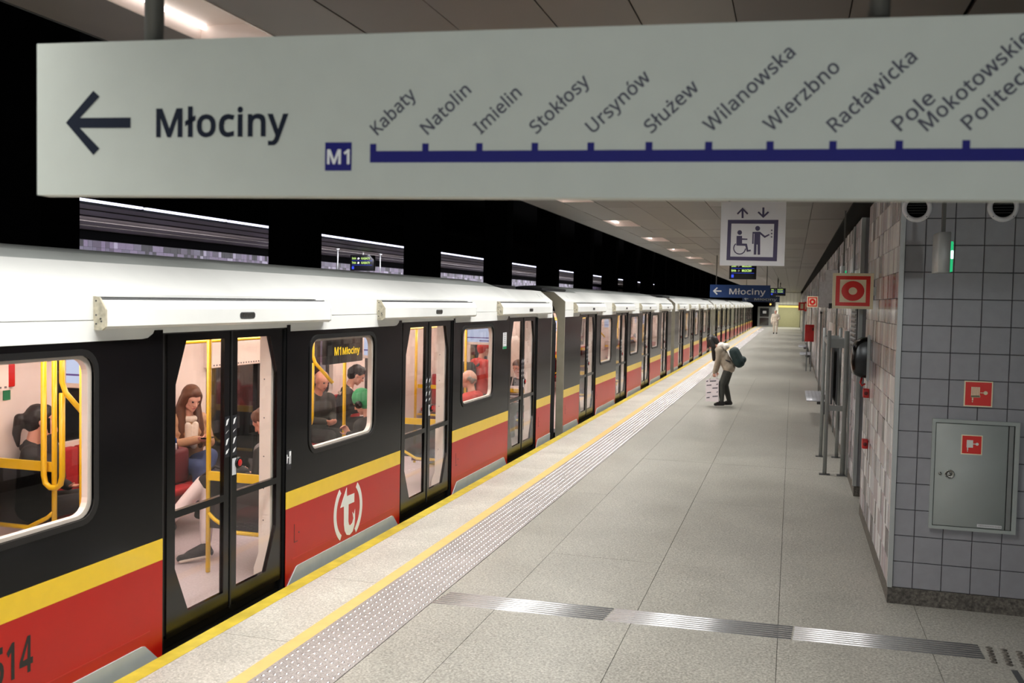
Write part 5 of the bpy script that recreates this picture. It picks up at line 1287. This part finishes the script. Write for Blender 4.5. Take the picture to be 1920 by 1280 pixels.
            if hair == 'fall':
                hc += [(H(.03, 0, .06), r(.075), H(.08, -.02, -.04), r(.06))]
                for q in (-1, 1): hc += [(H(.0, q*.07, .03), r(.05), H(.03, q*.08, -.13), r(.055)), (H(.03, q*.08, -.13), r(.055), H(.19, q*.06, -.36), r(.04))]
                hc += [(H(-.06, 0, .0), r(.08), H(-.07, 0, -.08), r(.06))]
            blob('hair', hc, hm, s.t, .011, 3)
        if collar:
            cc = []
            for i in range(10):
                a0, a1 = 2*math.pi*i/10, 2*math.pi*(i+1)/10
                g = lambda a: T(.01+.075*math.cos(a), .075*math.sin(a), .47)
                cc.append((g(a0), r(.034), g(a1), r(.034)))
            blob(collar[0], cc, collar[1], s.t, .012, 3)
        return s
def seat_legs(p, knee=.44, spread=.10, sh=-.40, out=(0, 0), dy=0):
    L = []
    for q in (1, -1):
        kn = p.P(knee, q*spread, .03); an = p.P(knee+.02+out[0], q*spread+dy, sh); L.append((kn, an, an+(p.f*.15)*p.k+np.array([0, 0, -.045])))
    return L
def lap_arms(p, a=.20, h=.12, spread=.06, elb=(.02, .25, .2)):
    A = []
    for q in (1, -1): A.append((p.P(elb[0], q*elb[1], elb[2]), p.P(a, q*spread, h), p.f*.9-p.l*q*.5-p.u*.1, -p.l*q*.6+p.u*.3, .7))
    return A
FL = .015
# woman on the phone, far bench behind the first window
p = Person('woman in black coat holding a phone to her ear behind the first train window', (-5.66, 6.00, FL+.555), 40, 0, (12, 5), .97)
ear = p.H(.035, -.10, -.02)
el = p.P(.20, -.20, .26)
wr = p.H(.075, -.12, -.12)
arms = [(p.P(.06, .24, .2), p.P(.26, .02, .14), p.f-p.l*.4, p.u, .6), (el, wr, unit(ear-wr)+p.f*.1, p.l, .35)]
p.build(arms, seat_legs(p), M['skin2'], M['jk_black'], M['tr_black'], M['shoe_black'], 'pony', M['hair_dk'], female=True, voxel=.008, collar=('hood', M['jk_black']))
ph = thing('phone', 'dark phone held at the ear of the woman in the black coat', 'phone', tuple(ear))
MB(ph.location).bevbox(ear-np.array([.035, .005, .06]), ear+np.array([.035, .005, .06]), .004, M['blk_plastic'], 1).build('case', ph)
MB(ph.location).box(tuple(ear+np.array([-.03, -.0065, -.055])), tuple(ear+np.array([.03, -.005, .055])), M['display_blk']).build('glass', ph)
bg = thing('shoulder_bag', 'bright red bag on the lap of the woman with the phone', 'bag', (-5.15, 6.42, .66))
blob('bag_body', [((-5.22, 6.50, .70), .085, (-4.98, 6.34, .69), .085), ((-5.2, 6.48, .63), .07, (-5.02, 6.36, .63), .07)], M['bag_red'], bg, .012, 3)
b = MB(bg.location).tube([(-5.2, 6.46, .77), (-5.17, 6.42, .86), (-5.05, 6.36, .86), (-5.0, 6.33, .77)], .012, M['bag_red']); b.build('strap', bg)
# girl with long hair on the far bench seen through the first door
p = Person('young woman with long brown hair and beige coat looking at her phone', (-5.71, 8.0, FL+.56), -26, 6, (2, 24), .98)
arms = [(p.P(.05, .25, .20), p.P(.30, .06, .27), p.f*.6-p.l*.7, p.u, .5), (p.P(.10, -.27, .20), p.P(.32, -.03, .28), p.f*.7+p.l*.6+p.u*.2, p.u, .6)]
legs = [(p.P(.44, .04, .13), p.P(.62, -.16, -.20), p.P(.76, -.22, -.27)), (p.P(.44, -.08, .03), p.P(.42, -.06, -.40), p.P(.57, -.06, -.445))]
p.build(arms, legs, M['skin'], M['jk_beige'], M['jeans'], M['shoe_black'], 'long', M['hair_br'], female=True, voxel=.007, coat=1, collar=('scarf', M['scarf']), top_name='coat')
blob('scarf_end', [(p.T(.12, .03, .42), .035, p.T(.17, .0, .22), .032), (p.T(.12, -.05, .42), .033, p.T(.16, -.06, .24), .032)], M['scarf'], p.t, .011, 2)
c0 = p.P(.385, .02, .30)
ph = thing('phone', 'phone in the hands of the young woman with long brown hair', 'phone', tuple(c0))
MB(ph.location).bevbox(c0-np.array([.02, .06, .006]), c0+np.array([.05, .07, .006]), .004, M['blk_plastic'], 1).build('case', ph)
MB(ph.location).box(tuple(c0+np.array([-.015, -.055, .006])), tuple(c0+np.array([.045, .065, .0075])), M['display_blk']).build('glass', ph)
bg = thing('handbag', 'maroon handbag with a blue capped bottle beside the young woman in beige', 'bag', (-5.58, 7.6, .47))
b = MB(bg.location).bevbox((-5.74, 7.46, .47), (-5.44, 7.72, .80), .05, M['bag_maroon']); b.build('bag_body', bg)
b = MB(bg.location).tube([(-5.69, 7.59, .79), (-5.66, 7.59, .9), (-5.52, 7.59, .9), (-5.49, 7.59, .79)], .012, M['bag_maroon']); b.build('bag_handle', bg)
bt = thing('bottle', 'small bottle with blue cap standing in the maroon handbag', 'bottle', (-5.46, 7.50, .8))
MB(bt.location).lathe([(0, 0), (.026, 0), (.026, .055), (.018, .065)], (-5.46, 7.50, .80), (0, 0, 1), M['lift_white'], 12).build('bottle_body', bt)
MB(bt.location).lathe([(.022, .0), (.022, .045), (0, .05)], (-5.46, 7.50, .862), (0, 0, 1), M['sign_blue'], 12).build('cap', bt)
# youth on the near bench just inside the first door
p = Person('youth in grey hood and black jacket with white trousers, seated by the first door', (-4.15, 7.19, FL+.52), 176, 12, (0, 30), .95)
arms = [(p.P(.10, .25, .16), p.P(.32, .08, .16), p.f, p.u, .6), (p.P(.10, -.25, .16), p.P(.32, -.06, .16), p.f, p.u, .6)]
A = np.array
legs = [(A((-4.74, 6.98, .58)), A((-4.65, 6.81, .135)), A((-4.80, 6.68, .055))), (A((-4.80, 7.0, .63)), A((-4.80, 6.52, .40)), A((-4.90, 6.42, .30)))]
p.build(arms, legs, M['skin2'], M['jk_black'], M['sweat_wht'], M['shoe_black'], 'short', M['hair_br'], voxel=.008, collar=('hood', M['jk_grey']), sole=M['sole'])
blob('shoulder_panel', [(p.T(.0, -.17, .43), .084, p.T(.0, .17, .43), .084), (p.T(-.03, -.1, .36), .10, p.T(-.03, .1, .36), .10)], M['jk_grey'], p.t, .014, 3)
bg = thing('dark_bag', 'dark bag on the lap of the youth by the first door', 'bag', (-4.62, 7.12, .62))
blob('bag_body', [((-4.55, 7.15, .68), .1, (-4.75, 7.0, .63), .1), ((-4.6, 7.25, .66), .08, (-4.6, 6.95, .62), .1)], M['jk_black'], bg, .014, 3)
MB(bg.location).tube([(-4.55, 7.0, .74), (-4.66, 6.96, .79), (-4.78, 6.96, .70)], .012, M['tr_black']).build('strap', bg)
# people behind the second window
p = Person('bald man in dark olive coat on the far bench behind the second window', (-5.62, 10.5, FL+.535), -25, 6, (0, 22), 1)
p.build(lap_arms(p, .28, .18), seat_legs(p), M['skin2'], M['tr_grey'], M['tr_black'], M['shoe_black'], 'fringe', M['hair_gr'], voxel=.01)
p = Person('dark haired man with a striped strap bending his head at the second window', (-5.62, 11.14, FL+.57), 30, 14, (0, 28), 1)
p.build(lap_arms(p, .26, .2), seat_legs(p), M['skin'], M['jk_black'], M['tr_black'], M['shoe_black'], 'short', M['hair_dk'], voxel=.01)
blob('strap', [(p.T(-.09, .10, .40), .022, p.T(.02, .12, .50), .022), (p.T(.02, .12, .50), .022, p.T(.14, .1, .34), .02), (p.T(.14, .1, .34), .02, p.T(.13, .09, .16), .018), (p.T(-.09, -.10, .40), .022, p.T(.02, -.12, .50), .022), (p.T(.02, -.12, .50), .022, p.T(.14, -.1, .34), .02)], M['scarf'], p.t, .01, 2)
p = Person('person in green cap and black coat low in the second window', (-4.0, 8.70, FL+.55), 176, 6, (0, 26), .93)
wr = p.P(.36, .2, .24)
arms = [(p.P(.12, .3, .16), p.P(.38, .30, .13), p.f+p.l*.3, p.u, .6), (p.P(.08, -.25, .16), p.P(.33, -.06, .3), p.f*.5+p.u*.6, p.l, .9)]
p.build(arms, seat_legs(p), M['skin'], M['jk_black'], M['tr_black'], M['shoe_black'], 'short', M['hair_br'], voxel=.009, coat=2)
cp = blob('cap', [(p.H(-.01, 0, .06), .104, p.H(-.01, 0, .06), .104), (p.H(-.04, 0, .03), .09, p.H(-.04, 0, .0), .085), (p.H(.06, -.03, .06), .03, p.H(.06, .03, .06), .03)], M['cap_green'], p.t, .01, 3)
for q in (-1, 1): MB(p.t.location).lathe([(.0, .02), (.035, .018), (.04, 0), (.035, -.012)], p.H(0, q*.1, -.01), tuple(p.hl*q), M['blk_plastic'], 14).build('headphone', p.t)
c0 = p.P(.47, .33, .16)
ph = thing('phone', 'pale phone held low in the middle of the second window', 'phone', tuple(c0))
MB(ph.location).bevbox(c0-np.array([.07, .035, .006]), c0+np.array([.07, .035, .006]), .004, M['blk_plastic'], 1).build('case', ph)
MB(ph.location).box(tuple(c0+np.array([-.065, -.03, .006])), tuple(c0+np.array([.065, .03, .0075])), M['poster']).build('glass', ph)
# third window
p = Person('bald man in a red puffer jacket with his back to the third window', (-4.02, 11.8, FL+.50), 174, 0, (0, 4), 1)
p.build(lap_arms(p), seat_legs(p), M['skin'], M['jk_red'], M['tr_black'], M['shoe_black'], 'fringe', M['hair_gr'], voxel=.01, coat=1, collar=('collar', M['jk_red']))
def stand(p, h):
    return [(p.P(.02, .1, -.42), p.P(0, .1, -h+.1), p.P(.15, .1, -h+.045)), (p.P(.02, -.1, -.42), p.P(0, -.1, -h+.1), p.P(.15, -.1, -h+.045))]
p = Person('standing passenger in red with a dark backpack behind the third window', (-4.62, 13.9, FL+.84), 50, 2, (0, 10), .92)
p.build([(p.P(.05, .27, .15), p.P(.2, .2, .0), None, p.f, .5), (p.P(.05, -.27, .15), p.P(.2, -.2, .0), None, p.f, .5)], stand(p, .91), M['skin'], M['jk_red'], M['tr_black'], M['shoe_black'], 'short', M['jk_red'], voxel=.012, coat=1)
bk = thing('backpack', 'grey black backpack worn by the standing passenger in red', 'backpack', tuple(p.T(-.24, 0, .2)))
blob('pack', [(p.T(-.25, -.08, .02), .11, p.T(-.25, -.08, .36), .1), (p.T(-.25, .08, .02), .11, p.T(-.25, .08, .36), .1)], M['tr_grey'], bk, .014, 3)
blob('strap', [(p.T(-.13, q*.1, .4), .02, p.T(.02, q*.11, .5), .02) for q in (-1, 1)], M['tr_black'], bk, .012, 2)
# third door
p = Person('passenger in dark jacket with a pale tote bag seated inside the third door', (-4.17, 14.60, FL+.53), -100, 0, (-10, 12), .92)
p.build([(p.P(.1, .25, .16), p.P(.26, .1, .12), None, p.u, .7), (p.P(.1, -.25, .16), p.P(.26, -.1, .12), None, p.u, .7)], seat_legs(p), M['skin2'], M['jk_black'], M['tr_black'], M['shoe_black'], 'short', M['hair_br'], voxel=.011)
bg = thing('tote_bag', 'pale tote bag with dark print held inside the third door', 'bag', tuple(p.P(.24, .05, .22)))
c0 = p.P(.24, .05, .22)
MB(bg.location).bevbox(c0-np.array([.15, .06, .16]), c0+np.array([.15, .06, .14]), .025, M['bag_white']).build('bag_body', bg)
b = MB(bg.location)
for i in range(4): b.box(tuple(c0+np.array([-.08, -.062, -.1+i*.05])), tuple(c0+np.array([.06, -.0601, -.085+i*.05])), M['steel_dk'])
b.build('print', bg)
MB(bg.location).tube([tuple(c0+np.array([-.08, 0, .13])), tuple(c0+np.array([-.05, 0, .28])), tuple(c0+np.array([.05, 0, .28])), tuple(c0+np.array([.08, 0, .13]))], .01, M['bag_white']).build('strap', bg)
# passengers in the second car
for (x, y, lab, tm) in ((-4.2, 23.5, 'passenger in dark clothes at the first window of the second car', M['jk_black']), (-4.2, 27.2, 'passenger in a stone jacket at the next window of the second car', M['jk_stone'])):
    p = Person(lab, (x, y, FL+.53), 178, 2, (0, 10), 1)
    p.build(lap_arms(p), seat_legs(p), M['skin'], tm, M['tr_black'], M['shoe_black'], 'short', M['hair_dk'], voxel=.014)
# woman on the platform, bent over her carrier bag
p = Person('woman in stone jacket bending forward with a carrier bag on the platform', (-1.30, 21.2, .865), 178, 29, (-12, 38), 1.0)
arms = [(p.P(.22, .17, .20), p.P(.30, .12, -.105), np.array([0, 0, -1.]), -p.l, .9), (p.P(.21, -.17, .19), p.P(.28, -.10, -.105), np.array([0, 0, -1.]), p.l, .9)]
legs = [(p.P(.14, .10, -.38), p.P(.12, .11, -.745), p.P(.26, .12, -.81)), (p.P(.08, -.09, -.39), p.P(-.02, -.10, -.745), p.P(.12, -.11, -.81))]
p.build(arms, legs, M['skin2'], M['jk_stone'], M['tr_grey'], M['shoe_black'], 'fall', M['hair_dk'], female=True, voxel=.008, coat=1)
blob('hood', [(p.T(-.07, -.10, .50), .078, p.T(-.07, .10, .50), .078), (p.T(-.15, -.08, .44), .075, p.T(-.15, .08, .44), .075), (p.T(.02, .11, .48), .04, p.T(.06, .09, .47), .035), (p.T(.02, -.11, .48), .04, p.T(.06, -.09, .47), .035)], M['hood_wht'], p.t, .011, 3)
bk = thing('backpack', 'dark green backpack on the back of the woman on the platform', 'backpack', tuple(p.T(-.22, 0, .15)))
blob('pack', [(p.T(-.25, -.10, .0), .115, p.T(-.26, -.09, .25), .11), (p.T(-.25, .10, .0), .115, p.T(-.26, .09, .25), .11), (p.T(-.34, -.05, .02), .08, p.T(-.34, .05, .02), .08)], M['bag_green'], bk, .012, 3)
blob('strap', [c for q in (-1, 1) for c in ((p.T(-.13, q*.11, .42), .02, p.T(.0, q*.13, .505), .02), (p.T(.0, q*.13, .505), .02, p.T(.125, q*.15, .34), .02), (p.T(.125, q*.15, .34), .02, p.T(-.1, q*.17, .1), .018))], M['black_matte'], bk, .011, 2)
bx, by, bz = -1.63, 21.08, .12
bg = thing('carrier_bag', 'white printed carrier bag hanging from the hands of the bending woman', 'bag', (bx, by, bz))
b = MB(bg.location)
b.faces([(bx-.135, by-.07, bz), (bx+.14, by-.07, bz), (bx+.14, by+.07, bz), (bx-.135, by+.07, bz), (bx-.15, by-.05, bz+.47), (bx+.13, by-.05, bz+.50), (bx+.13, by+.05, bz+.50), (bx-.15, by+.05, bz+.47)],
        [(0, 3, 2, 1), (0, 1, 5, 4), (1, 2, 6, 5), (2, 3, 7, 6), (3, 0, 4, 7)], M['bag_white']); b.build('bag_body', bg)
b = MB(bg.location)
for i, (u, v, w) in enumerate(((.30, .92, .5), (.06, .72, .38), (.52, .60, .42), (.10, .38, .32), (.55, .22, .42), (.08, .14, .25), (.02, .90, .14), (.82, .78, .14), (.86, .42, .1))):
    z = bz+.47*v; x0 = bx-.14+.27*u; yq = by-.0715+.02*v
    b.plate([(x0, z), (x0+.27*w, z+.012), (x0+.27*w, z+.034), (x0, z+.02)], [], yq-.001, yq, PY, M['grey_txt'])
b.build('print', bg)
MB(bg.location).tube([(bx-.07, by-.05, bz+.47), (bx-.01, by, bz+.62), (bx+.06, by, bz+.62), (bx+.09, by-.05, bz+.49)], .009, M['bag_white']).build('bag_handle', bg)
# far person
p = Person('distant person in pale clothes and dark shoes near the roller shutter', (-1.26, 76, .99), -95, 0, (0, 5), 1.1)
p.build([(p.P(.05, .27, .2), p.P(.32, .2, .12), None, -p.l, .4), (p.P(.0, -.27, .15), p.P(.1, -.26, -.08), None, p.l, .4)], stand(p, .90), M['skin'], M['cl_white'], M['cl_white'], M['shoe_black'], 'short', M['hood_wht'], voxel=.016, coat=2)
bpy.context.view_layer.update()
